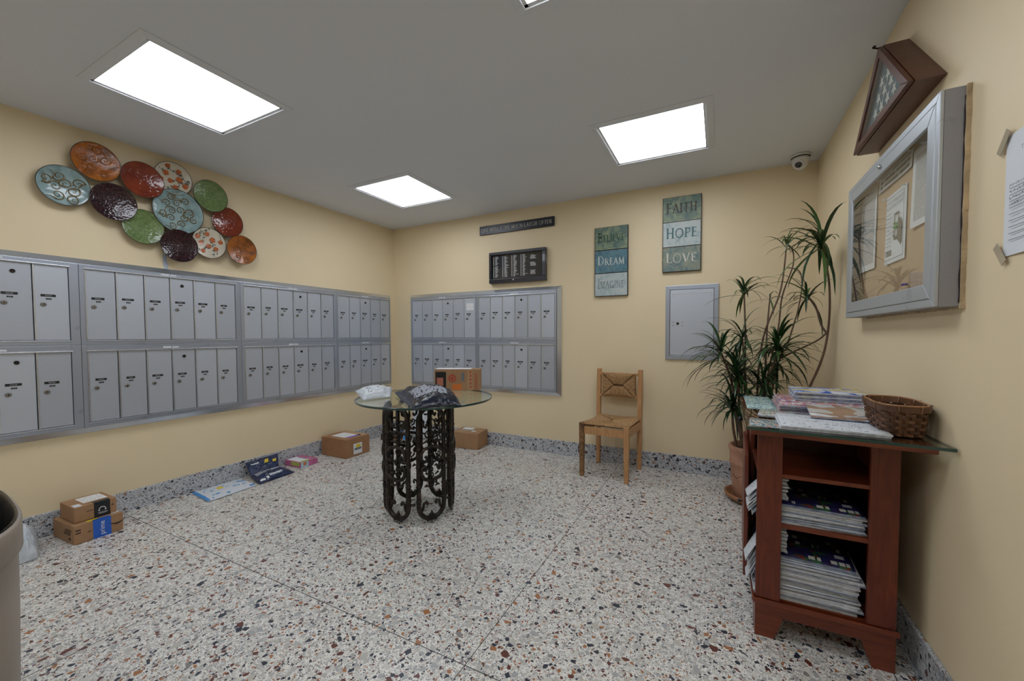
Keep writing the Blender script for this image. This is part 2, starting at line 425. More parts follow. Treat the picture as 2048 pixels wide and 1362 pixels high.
    def build(s, name, mats, parent=None, bevel=0, loc=None, rot=None, clean=False):
        me = s.mesh(name, mats)
        o = bpy.data.objects.new(name, me); C.objects.link(o)
        if clean:
            b = bmesh.new(); b.from_mesh(me); bmesh.ops.recalc_face_normals(b, faces=b.faces); b.to_mesh(me); b.free()
        if parent is not None: o.parent = parent
        if loc: o.location = loc
        if rot: o.rotation_euler = rot
        if bevel:
            bv = o.modifiers.new('bevel', 'BEVEL'); bv.width = bevel; bv.segments = 2; bv.limit_method = 'ANGLE'; bv.angle_limit = math.radians(40)
        return o

def tag(o, label=None, cat=None, group=None, kind=None):
    for k, v in (('label', label), ('category', cat), ('group', group), ('kind', kind)):
        if v: o[k] = v
    return o
def thing(name, label, cat, loc=(0, 0, 0), rz=0.0, group=None, tilt=None):
    o = bpy.data.objects.new(name, None); C.objects.link(o); o.empty_display_size = 0.1
    o.location = loc; o.rotation_euler = tilt if tilt else (0, 0, rz)
    return tag(o, label, cat, group)
def struct(o): o['kind'] = 'structure'; return o
def copy_tree(o, parent=None):
    c = o.copy(); C.objects.link(c)
    if parent is not None: c.parent = parent
    for ch in list(o.children): copy_tree(ch, c)
    return c
R90 = PI/2   # rotation for things on the left wall; -R90 for the right wall; 0 for the back wall

# lettering -----------------------------------------------------------------
def text_mesh(txt, size):
    cu = bpy.data.curves.new('lettering', 'FONT'); cu.body = txt; cu.size = size; cu.resolution_u = 2
    cu.extrude = 0.0
    o = bpy.data.objects.new('lettering', cu); C.objects.link(o)
    bpy.context.view_layer.update()
    me = bpy.data.meshes.new_from_object(o.evaluated_get(bpy.context.evaluated_depsgraph_get()))
    vs = [v.co.copy() for v in me.vertices]; fs = [tuple(p.vertices) for p in me.polygons]
    bpy.data.objects.remove(o); bpy.data.curves.remove(cu); bpy.data.meshes.remove(me)
    return vs, fs
def add_text(mb, txt, size, x, y, z, mi=0, center=True, R=None, squash=1.0):
    """letters standing in the local xz plane, facing -y"""
    vs, fs = text_mesh(txt, size)
    if not vs: return
    w_ = max(v.x for v in vs); off = w_/2*squash if center else 0
    n = len(mb.v)
    for v in vs:
        p = Vector((x + v.x*squash - off, y, z + v.y)); mb.v.append(R @ p if R is not None else p)
    for f in fs: mb.face([n+i for i in f], mi)
def arc(cx, cy, rx, ry, a0, a1, n=10):
    return [(cx+rx*math.cos(math.radians(a0+(a1-a0)*i/n)), cy+ry*math.sin(math.radians(a0+(a1-a0)*i/n))) for i in range(n+1)]
T_, t_ = 0.13, 0.07
GL = {  # serif capitals: width, strokes [(pts, weight)], serifs [(x, y)]
 'A': (0.8, [([(0.1, 0), (0.42, 1)], t_), ([(0.40, 1), (0.72, 0)], T_), ([(0.2, 0.34), (0.62, 0.34)], t_)], [(0.1, 0), (0.72, 0)]),
 'B': (0.7, [([(0.17, 0), (0.17, 1)], T_), ([(0.17, 0.98)] + arc(0.36, 0.75, 0.2, 0.23, 90, -90) + [(0.17, 0.52)], 0.075), ([(0.17, 0.52)] + arc(0.38, 0.26, 0.24, 0.25, 90, -90) + [(0.17, 0.02)], 0.075)], [(0.17, 0), (0.17, 1)]),
 'C': (0.8, [(arc(0.45, 0.5, 0.34, 0.5, 50, 310, 18), 0.09)], []),
 'D': (0.85, [([(0.17, 0), (0.17, 1)], T_), ([(0.17, 0.98)] + arc(0.32, 0.5, 0.42, 0.48, 90, -90, 14) + [(0.17, 0.02)], 0.085)], [(0.17, 0), (0.17, 1)]),
 'E': (0.62, [([(0.17, 0), (0.17, 1)], T_), ([(0.17, 0.97), (0.55, 0.97)], t_), ([(0.17, 0.52), (0.48, 0.52)], t_), ([(0.17, 0.03), (0.57, 0.03)], t_)], [(0.17, 0), (0.17, 1)]),
 'F': (0.6, [([(0.17, 0), (0.17, 1)], T_), ([(0.17, 0.97), (0.56, 0.97)], t_), ([(0.17, 0.52), (0.46, 0.52)], t_)], [(0.17, 0), (0.17, 1)]),
 'G': (0.85, [(arc(0.45, 0.5, 0.36, 0.5, 50, 330, 18), 0.09), ([(0.73, 0.05), (0.73, 0.42)], T_)], [(0.73, 0.42)]),
 'H': (0.85, [([(0.17, 0), (0.17, 1)], T_), ([(0.68, 0), (0.68, 1)], T_), ([(0.17, 0.52), (0.68, 0.52)], t_)], [(0.17, 0), (0.17, 1), (0.68, 0), (0.68, 1)]),
 'I': (0.34, [([(0.17, 0), (0.17, 1)], T_)], [(0.17, 0), (0.17, 1)]),
 'L': (0.62, [([(0.17, 0), (0.17, 1)], T_), ([(0.17, 0.03), (0.58, 0.03)], t_), ([(0.57, 0.0), (0.57, 0.16)], t_)], [(0.17, 0), (0.17, 1)]),
 'M': (1.0, [([(0.13, 0), (0.18, 1)], t_), ([(0.18, 1), (0.5, 0.05)], T_), ([(0.5, 0.05), (0.82, 1)], t_), ([(0.82, 1), (0.87, 0)], T_)], [(0.13, 0), (0.87, 0)]),
 'N': (0.9, [([(0.17, 0), (0.17, 1)], t_), ([(0.17, 1), (0.74, 0)], T_), ([(0.74, 0), (0.74, 1)], t_)], [(0.17, 0), (0.74, 1)]),
 'O': (0.95, [(arc(0.47, 0.5, 0.39, 0.49, 0, 360, 24), 0.09)], []),
 'P': (0.66, [([(0.17, 0), (0.17, 1)], T_), ([(0.17, 0.98)] + arc(0.36, 0.73, 0.24, 0.25, 90, -90) + [(0.17, 0.48)], 0.075)], [(0.17, 0), (0.17, 1)]),
 'R': (0.75, [([(0.17, 0), (0.17, 1)], T_), ([(0.17, 0.98)] + arc(0.36, 0.74, 0.22, 0.24, 90, -90) + [(0.17, 0.5)], 0.075), ([(0.38, 0.5), (0.70, 0)], T_)], [(0.17, 0), (0.17, 1)]),
 'T': (0.7, [([(0.35, 0), (0.35, 1)], T_), ([(0.03, 0.97), (0.67, 0.97)], t_)], [(0.35, 0)]),
 'U': (0.85, [([(0.17, 1), (0.17, 0.35)] + arc(0.43, 0.35, 0.26, 0.34, 180, 360) + [(0.69, 1)], 0.09)], [(0.17, 1), (0.69, 1)]),
 'V': (0.8, [([(0.08, 1), (0.40, 0)], T_), ([(0.40, 0), (0.72, 1)], t_)], [(0.08, 1), (0.72, 1)]),
 'W': (1.15, [([(0.06, 1), (0.34, 0)], T_), ([(0.34, 0), (0.58, 0.95)], t_), ([(0.58, 0.95), (0.82, 0)], T_), ([(0.82, 0), (1.08, 1)], t_)], [(0.06, 1), (1.08, 1)]),
 ' ': (0.4, [], []),
}
def serif(mb, txt, x0, x1, z, h, y, mi=0, small=0.0, dep=0.0008, bold=1.0):
    """serif capitals from x0 to x1 on baseline z, cap height h, front face at y"""
    ws = []; 
    for i, ch in enumerate(txt):
        if ch == '.': ws.append((0.45, 1)); continue
        k = 1.0 if (i == 0 or not small) else small
        ws.append((GL[ch][0]*k + 0.06, k))
    s = (x1-x0)/sum(a for a, b in ws); x = x0
    for ch, (wd, k) in zip(txt, ws):
        if ch == '.':
            mb.prism([(x+wd*s*0.5+math.cos(a*PI/4)*h*0.1, z+h*0.5+math.sin(a*PI/4)*h*0.1) for a in range(8)], y, y+dep, mi)
        else:
            g = GL[ch]; hh = h*k; sx = s*k
            for pts, wt in g[1]:
                wt = wt*hh*0.5*bold
                for (ax, ay), (bx, by) in zip(pts, pts[1:]):
                    a = Vector((x+ax*sx, z+ay*hh)); b = Vector((x+bx*sx, z+by*hh)); d = b-a
                    if d.length < 1e-7: continue
                    d.normalize(); nrm = Vector((-d.y, d.x))*wt; e = d*wt*0.35
                    q = [a-nrm-e, b-nrm+e, b+nrm+e, a+nrm-e]
                    mb.prism([(p.x, p.y) for p in q], y, y+dep, mi)
            for sxp, syp in g[2]:
                c = Vector((x+sxp*sx, z+syp*hh)); r = 0.14*hh; tt = 0.022*hh*bold
                mb.prism([(c.x-r, c.y-tt), (c.x+r, c.y-tt), (c.x+r, c.y+tt), (c.x-r, c.y+tt)], y, y+dep, mi)
        x += wd*s

# ================================================================== STRUCTURE
m = MB(); m.box(0, W, YF, 0, -0.08, 0); struct(m.build('floor', M['floor']))
m = MB(); m.box(-0.1, W+0.1, YF-0.1, 0.1, H+0.03, H+0.13)
# ceiling plane with openings for the recessed fittings
FIT = [(1.02, -2.535), (3.12, -2.535), (1.00, -0.90), (3.12, -0.915), (1.02, -4.17), (3.12, -4.17)]
hs = 0.315
xs = sorted({-0.1, W+0.1} | {round(a+s*hs, 4) for a, b in FIT for s in (-1, 1)})
ys = sorted({YF-0.1, 0.1} | {round(b+s*hs, 4) for a, b in FIT for s in (-1, 1)})
for xa, xb in zip(xs, xs[1:]):
    for ya, yb in zip(ys, ys[1:]):
        cx_, cy_ = (xa+xb)/2, (ya+yb)/2
        if any(abs(cx_-a) < hs-1e-3 and abs(cy_-b) < hs-1e-3 for a, b in FIT): continue
        m.box(xa, xb, ya, yb, H, H+0.03)
struct(m.build('ceiling', M['ceil']))
m = MB(); m.box(-0.1, 0, YF-0.1, 0.1, -0.08, H); struct(m.build('wall_left', M['wall']))
m = MB(); m.box(W, W+0.1, YF-0.1, 0.1, -0.08, H); struct(m.build('wall_right', M['wall']))
m = MB(); m.box(0, W, 0, 0.1, -0.08, H); struct(m.build('wall_back', M['wall']))
m = MB(); m.box(0, W, YF-0.1, YF, -0.08, H); struct(m.build('wall_front', M['wall']))
BH = 0.133
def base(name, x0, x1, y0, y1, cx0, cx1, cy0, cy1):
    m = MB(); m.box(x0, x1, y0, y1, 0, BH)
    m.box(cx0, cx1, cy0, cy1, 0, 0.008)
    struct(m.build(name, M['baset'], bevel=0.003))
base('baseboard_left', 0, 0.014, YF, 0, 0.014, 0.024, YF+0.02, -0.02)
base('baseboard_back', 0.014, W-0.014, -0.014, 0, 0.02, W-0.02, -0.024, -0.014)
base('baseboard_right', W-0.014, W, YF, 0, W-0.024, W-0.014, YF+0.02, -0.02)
for n, a in (('trim_1', (0.024, W-0.024, -2.5435, -2.5405)), ('trim_2', (2.7185, 2.7215, YF, -0.024)), ('trim_3', (1.4085, 1.4115, YF, -0.024)), ('trim_4', (4.047, 4.050, YF, -0.024))):
    m = MB(); m.box(a[0], a[1], a[2], a[3], 0, 0.0006); struct(m.build(n, M['strip']))

# ceiling light panels -------------------------------------------------------
names = ['square white ceiling light nearest the left wall, above the plates', 'square ceiling light cut off by the top edge of the photo',
         'square white ceiling light over the back left corner', 'square white ceiling light over the back right, near the dome camera',
         'square ceiling light behind the camera near left wall', 'square ceiling light behind the camera near right wall']
for (fx, fy), lb in zip(FIT, names):
    t = thing('ceiling_light', lb, 'light', (fx, fy, H), 0, 'flush ceiling light panels')
    m = MB()
    a, b, c = 0.338, 0.303, 0.288
    for k in range(4):
        R = Matrix.Rotation(k*R90, 4, 'Z')
        m.prism([(-a, 0), (a, 0), (a, -0.001), (-a, -0.001)], 0, 0.0001, 0, R)  # thin shadow lip
        def q(p): return R @ Vector(p)
        o1 = [(-a, -a, -0.004), (a, -a, -0.004), (b, -b, -0.012), (-b, -b, -0.012)]
        m.quad(*[q(p) for p in o1])
        m.quad(q((-a, -a, 0)), q((a, -a, 0)), q((a, -a, -0.004)), q((-a, -a, -0.004)))
        m.quad(q((-b, -b, -0.012)), q((b, -b, -0.012)), q((b, -b, 0.004)), q((-b, -b, 0.004)))
    m.build('frame', M['ceil'], t)
    m = MB()
    for k in range(4):
        R = Matrix.Rotation(k*R90, 4, 'Z')
        m.box(-b+0.001, b-0.001, -b+0.001, -c, -0.006, 0.006, R=R)
    m.build('inner_frame', M['white'], t)
    m = MB(); m.box(-c, c, -c, c, -0.003, 0.012); m.build('diffuser', M['emit'], t)

# ================================================================== MAILBOXES
DZ = 0.144
def lock_mesh(rb, rk):
    m = MB(); R = Matrix.Rotation(R90, 4, 'X')
    m.lathe([(rb, 0), (rb, 0.004), (rb*0.75, 0.0065), (rb*0.6, 0.0065)], 14, 0, R)
    m.box(-rb*0.12, rb*0.12, -0.0072, -0.006, -rb*0.45, rb*0.45, 1)
    return m.mesh('lock', [M['brass'], M['key']])
LOCK = lock_mesh(0.0122, 0.003)
def mlock():
    m = MB(); R = Matrix.Rotation(R90, 4, 'X')
    m.lathe([(0.011, 0), (0.011, 0.003), (0.008, 0.005), (0.005, 0.003), (0.0, 0.003)], 14, 0, R)
    return m.mesh('master_lock', [M['key']])
MLOCK = mlock()
NLAB = []
for k in range(6):
    m = MB(); wq = 0.022 + 0.004*(k % 3)
    m.box(-wq, wq, -0.0012, 0, -0.007, 0.007, 0)
    x = -wq*0.42
    while x < wq*0.42:
        ww = rnd.uniform(0.003, 0.0055); m.box(x, x+ww*0.75, -0.0016, -0.0011, -0.0020, 0.0020*rnd.uniform(0.5, 1), 1); x += ww+0.001
    NLAB.append(m.mesh('name_label', [M['black'], M['letter']]))
m = MB(); m.box(-0.0115, 0.0115, -0.0012, 0, -0.004, 0.004, 0)
for x in (-0.004, 0.003): m.box(x-0.0009, x+0.0009, -0.0016, -0.0011, -0.0010, 0.0010, 1)
NUM = m.mesh('number_label', [M['black'], M['letter']])
def link(me, name, parent, loc):
    o = bpy.data.objects.new(name, me); C.objects.link(o); o.parent = parent; o.location = loc; return o
def door_mesh(h):
    m = MB(); w_ = DZ-0.0048
    m.box(0, w_, -0.041, -0.030, 0, h, 0)
    m.box(0.0, 0.007, -0.0425, -0.041, 0, h, 1)
    return m.mesh('door', [M['door'], M['lip']])
DM = {}
def mail_unit(label, rz, u0, u1, d0, n, z0, z1, dz0, dz1, master, sticker=None):
    """u: coordinate along the wall (local x). front faces local -y"""
    loc = (0, u0, z0) if rz > 0 else (u0, 0, z0)
    t = thing('mailbox_unit', label, 'mailbox', loc, rz, 'banks of grey metal mailboxes')
    wu, h = u1-u0, z1-z0; a = d0-u0; b = a+n*DZ; c, d = dz0-z0, dz1-z0
    m = MB(); g = 0.0008
    m.box(g, a, -0.045, -0.004, g, h-g); m.box(b, wu-g, -0.045, -0.004, g, h-g)
    m.box(a, b, -0.045, -0.004, g, c); m.box(a, b, -0.045, -0.004, d, h-g)
    m.build('frame', M['frame'], t, bevel=0.0012)
    m = MB(); m.box(a, b, -0.029, -0.004, c, d); m.build('back_panel', M['dark'], t)
    m = MB(); m.box(a-0.004, b+0.004, -0.052, -0.0452, d-0.002, d+0.005); m.build('drip_rail', M['lip'], t, bevel=0.001)
    m = MB(); m.box(a-0.004, b+0.004, -0.0475, -0.0452, c-0.006, c-0.002); m.build('sill_rail', M['lip'], t)
    m = MB(); xm = (a+b)/2
    m.box(xm-0.05, xm-0.004, -0.0465, -0.0451, d+0.010, d+0.021); m.box(xm+0.004, xm+0.04, -0.0465, -0.0451, d+0.010, d+0.020)
    m.build('service_sticker', M['blank'], t)
    key = round(d-c-0.006, 4)
    if key not in DM: DM[key] = door_mesh(key)
    for i in range(n):
        dr = link(DM[key], 'door', t, (a+i*DZ+0.0015, 0, c+0.003))
        hh = key
        lx = DZ*0.26; zz = rnd.uniform(-0.004, 0.004)
        link(LOCK, 'lock', dr, (lx, -0.0411, hh*0.48+zz))
        link(rnd.choice(NLAB), 'name_label', dr, (DZ*0.40, -0.0411, hh*0.60+zz))
        link(NUM, 'number_label', dr, (DZ*0.41, -0.0411, hh*0.555+zz))
        if i == master: link(MLOCK, 'master_lock', dr, (DZ*0.5, -0.0411, hh*0.885))
        if sticker == i:
            m = MB(); m.box(0.03, 0.12, -0.0420, -0.0412, hh*0.69, hh*0.86)
            s = m.build('notice_sticker', M['paper'], dr)
    return t
Lw = [(-3.36, -2.712, -3.324-0.006, 4, 2, 'leftmost'), (-2.712, -1.786, -2.688, 6, 3, 'six-door'), (-1.786, -0.866, -1.762, 6, 3, 'six-door'), (-0.866, -0.110, -0.846, 5, 2, 'five-door')]
where = ['cut by the left photo edge', 'second from the left photo edge', 'third from the left photo edge', 'beside the back left corner']
for i, (a, b, d, n, ms, ds) in enumerate(Lw):
    for row, (z0, z1, c0, c1) in (('upper', (1.112, 1.606, 1.142, 1.580)), ('lower', (0.603, 1.112, 0.632, 1.074))):
        mail_unit('%s row grey metal mailbox bank on left wall, %s' % (row, where[i]), R90, a, b, d, n, z0, z1, c0, c1, ms)
for (a, b, d, pl) in ((0.300, 1.200, 0.322, 'left half, behind glass table'), (1.200, 2.108, 1.226, 'right half, under the letter board')):
    for row, (z0, z1, c0, c1) in (('upper', (1.109, 1.604, 1.140, 1.572)), ('lower', (0.606, 1.109, 0.630, 1.072))):
        mail_unit('%s row six-door mailbox bank on back wall, %s' % (row, pl), 0, a, b, d, 6, z0, z1, c0, c1, 3, sticker=5 if (row == 'upper' and a < 1) else None)
def surround(label, loc, rz, u0, u1, z0, z1, ex=0.036, dep=0.034, side=(1, 1)):
    """sloping collar round a bank of mailboxes"""
    t = thing('mailbox_surround', label, 'trim', loc, rz)
    i0, i1, j0, j1 = u0, u1, z0, z1
    e0, e1 = i0-ex, i1+ex; f0, f1 = j0-ex, j1+ex
    def bar(pts, nm):
        m = MB()
        (a, b, c, d) = pts  # outer a,b ; inner c,d
        A = Vector((a[0], -0.001, a[1])); B = Vector((b[0], -0.001, b[1]))
        A2 = A+Vector((0, -0.006, 0)); B2 = B+Vector((0, -0.006, 0))
        Ci = Vector((c[0], -dep, c[1])); Di = Vector((d[0], -dep, d[1])); Cw = Vector((c[0], -0.001, c[1])); Dw = Vector((d[0], -0.001, d[1]))
        m.v += [A, B, Cw, Dw, A2, B2, Ci, Di]
        for f in ((0, 1, 5, 4), (4, 5, 6, 7), (7, 6, 2, 3), (0, 3, 2, 1), (0, 4, 7, 3), (1, 2, 6, 5)): m.face(f)
        m.build(nm, M['lip'], t, clean=True, bevel=0.001)
    bar([(e0, f1), (e1, f1), (i1, j1), (i0, j1)], 'top_rail')
    bar([(e1, f0), (e0, f0), (i0, j0), (i1, j0)], 'bottom_rail')
    bar([(e1, f1), (e1, f0), (i1, j0), (i1, j1)], 'side_rail')
    bar([(e0, f0), (e0, f1), (i0, j1), (i0, j0)], 'side_rail')
surround('sloping aluminium collar around the left wall mailboxes', (0, 0, 0), R90, -3.3615, -0.1085, 0.6015, 1.6075)
surround('sloping aluminium collar around the back wall mailboxes', (0, 0, 0), 0, 0.2985, 2.1095, 0.6045, 1.6055)
m = MB(); m.box(-0.012, 0.012, -0.0008, -0.0002, 0, 0.085); m.box(-0.006, 0.018, -0.0012, -0.0008, -0.02, 0.03)
o = m.build('tape_scrap', M['mtape'], None, loc=(0, -2.262, 1.66), rot=(0, 0, R90)); tag(o, 'scrap of clear tape hanging on left wall above mailboxes', 'tape')

# parcel door on the back wall
t = thing('parcel_door', 'single grey metal access door under the faith hope love sign', 'metal door', (3.295, 0, 0.953))
w2, h2 = 0.405, 0.625
m = MB()
fr = 0.034
for k, (p) in enumerate((((-w2/2, 0), (w2/2, 0), (w2/2-fr, fr), (-w2/2+fr, fr)), ((-w2/2, h2), (-w2/2+fr, h2-fr), (w2/2-fr, h2-fr), (w2/2, h2)),
               ((-w2/2, 0), (-w2/2+fr, fr), (-w2/2+fr, h2-fr), (-w2/2, h2)), ((w2/2, 0), (w2/2, h2), (w2/2-fr, h2-fr), (w2/2-fr, fr)))):
    m.prism(list(p), -0.016, -0.001)
m.build('frame', M['frame'], t, bevel=0.0015, clean=True)
m = MB(); m.box(-w2/2+fr, w2/2-fr, -0.006, -0.001, fr, h2-fr); m.build('back_panel', M['dark'], t)
m = MB(); x0, x1, z0, z1 = -w2/2+fr+0.003, w2/2-fr-0.003, fr+0.003, h2-fr-0.003
m.box(x0, x1, -0.013, -0.006, z0, z1)
dd = m.build('door', M['door'], t, bevel=0.001)
m = MB(); m.box(x0+0.015, x1-0.015, -0.0145, -0.013, z1-0.035, z1-0.030); m.box(x0+0.015, x0+0.018, -0.0145, -0.013, z1-0.06, z1-0.03); m.box(x1-0.018, x1-0.015, -0.0145, -0.013, z1-0.06, z1-0.03)
m.build('stiffener', M['lip'], dd)
link(MLOCK, 'lock', dd, (-0.105, -0.013, 0.305))
m = MB()
for x, z in ((-0.14, 0.317), (-0.14, 0.288), (-0.07, 0.317), (-0.07, 0.288)): m.box(x-0.003, x+0.003, -0.0142, -0.013, z-0.003, z+0.003)
m.build('screw_heads', M['key'], dd)

# ================================================================== WALL SIGNS
t = thing('slogan_sign', 'long narrow black sign reading live well love much laugh often', 'sign', (1.6525, -0.001, 2.2225))
m = MB(); m.box(-0.4215, 0.4215, -0.018, 0, 0, 0.091); m.build('board', M['navyboard'], t, bevel=0.002)
m = MB(); serif(m, 'LIVE WELL.LOVE MUCH.LAUGH OFTEN', -0.40, 0.40, 0.027, 0.037, -0.0188, small=0, dep=0.0008, bold=1.5); m.build('lettering', M['slogan'], t)
for x in (-0.34, 0.32):
    m = MB(); m.tube([(x-0.006, -0.01, 0.090), (x, -0.01, 0.100), (x+0.006, -0.01, 0.090)], 0.0015, 5); m.build('hanger', M['key'], t)
# letter board
t = thing('letter_board', 'black framed letter board of white rows above back mailboxes', 'directory', (1.6775, -0.001, 1.70))
bw, bh = 0.318, 0.323
m = MB()
m.box(-bw, bw, -0.02, 0, 0, bh, 0)
m.build('case', M['rubber'], t, bevel=0.004)
m = MB()
for (x0, x1, z0, z1) in ((-bw+0.002, bw-0.002, 0.002, 0.045), (-bw+0.002, bw-0.002, bh-0.032, bh-0.002), (-bw+0.002, -bw+0.030, 0.0455, bh-0.0325), (bw-0.036, bw-0.002, 0.0455, bh-0.0325)):
    m.box(x0, x1, -0.05, -0.02, z0, z1)
m.build('frame', M['rubber'], t, bevel=0.005)
m = MB(); m.box(-bw+0.030, bw-0.036, -0.024, -0.0201, 0.045, bh-0.032); m.build('felt_panel', M['felt'], t)
m = MB(); X0 = -bw+0.042
for cidx, cx_ in enumerate((0.0, 0.107, 0.212, 0.316)):
    for r in range(26):
        z = 0.272 - r*0.0083
        if cidx == 0 and r in (11,): continue
        m.box(X0+cx_, X0+cx_+0.009, -0.0252, -0.0241, z, z+0.0052)
        x = X0+cx_+0.020+rnd.uniform(0, 0.006); e = x+rnd.uniform(0.016, 0.036) + (0.02 if rnd.random() < 0.07 else 0)
        while x < e:
            ww = rnd.uniform(0.003, 0.0055); m.box(x, x+ww, -0.0252, -0.0241, z, z+0.0052); x += ww+0.0018
for k, zc in enumerate((0.243, 0.172, 0.092)):
    for r in range(4):
        z = zc + 0.014 - r*0.0105; x = X0+0.428-rnd.uniform(0, 0.008); e = x+rnd.uniform(0.035, 0.06)
        while x < e:
            ww = rnd.uniform(0.004, 0.007); m.box(x, x+ww, -0.0252, -0.0241, z, z+0.0068); x += ww+0.0018
o = m.build('push_in_letters', M['letter'], t); o['kind'] = 'stuff'
m = MB(); m.box(X0+0.405, X0+0.4065, -0.026, -0.0241, 0.05, 0.28); m.box(X0+0.407, X0+0.50, -0.026, -0.0241, 0.14, 0.1412); m.build('divider', M['rubber'], t)
m = MB(); m.quad((-bw+0.028, -0.0275, 0.043), (bw-0.034, -0.0275, 0.043), (bw-0.034, -0.047, bh-0.030), (-bw+0.028, -0.047, bh-0.030)); m.build('cover_pane', M['cglass'], t)
m = MB(); m.lathe([(0.008, 0), (0.008, 0.003), (0.005, 0.005), (0, 0.005)], 12, 0, Matrix.Translation((-0.03, -0.05, 0.026)) @ Matrix.Rotation(R90, 4, 'X')); m.build('lock', M['chrome'], t)

def art_sign(name, label, xc, z0, ww, hh, words, mats, lets, rot=0.0, caps=0.72):
    t = thing(name, label, 'sign', (xc, -0.001, z0), 0); t.rotation_euler = (0, rot, 0)
    m = MB(); m.box(-ww/2, ww/2, -0.026, 0, 0, hh); m.build('board', M['edge'], t, bevel=0.002)
    for i, (wd, mt, lt) in enumerate(zip(words, mats, lets)):
        a = hh-(i+1)*hh/3+0.004; b = hh-i*hh/3-0.004
        m = MB(); m.box(-ww/2+0.006, ww/2-0.006, -0.0285, -0.026, a, b); pn = m.build('panel', G[mt], t)
        m = MB(); mg = 0.028
        serif(m, wd, -ww/2+mg, ww/2-mg, a+(b-a)*0.40-0.01, 0.078 if caps == 1 else 0.083, -0.0293, small=caps, dep=0.0008, bold=1.15)
        m.build('lettering', lt, pn)
        m = MB()     # thin sprig painted over the panel
        rr = random.Random(i*7+len(name))
        for q in range(5):
            x0 = rr.uniform(-0.05, 0.05); p = [(x0, -0.0288, a+rr.uniform(0.01, 0.05))]
            dx = rr.uniform(-0.02, 0.02)
            for s in range(6): p.append((p[-1][0]+dx+rr.uniform(-0.006, 0.006), -0.0288, min(b-0.006, p[-1][2]+0.018)))
            m.tube(p, [0.0007]*6+[0.0003], 4)
        m.build('sprig', lt, pn)
sg = lambda n, c: plain('ink_' + n, c, 0.5)
t1 = sg('moss', (0.05, 0.10, 0.055)); t2 = sg('ice', (0.55, 0.62, 0.60)); t3 = sg('grey', (0.30, 0.36, 0.37)); t4 = sg('brown', (0.045, 0.035, 0.02)); t5 = sg('teal', (0.05, 0.15, 0.16)); t6 = sg('cream', (0.62, 0.62, 0.54))
art_sign('inspirational_sign', 'tall blue-green wooden sign reading believe, dream, imagine', 2.627, 1.517, 0.301, 0.624, ['BELIEVE', 'DREAM', 'IMAGINE'], ['green', 'blue', 'pale'], [t1, t2, t3])
art_sign('inspirational_sign', 'tall blue-green wooden sign reading faith, hope, love', 3.214, 1.694, 0.300, 0.624, ['FAITH', 'HOPE', 'LOVE'], ['green', 'pale', 'love'], [t4, t5, t6], caps=0.9)

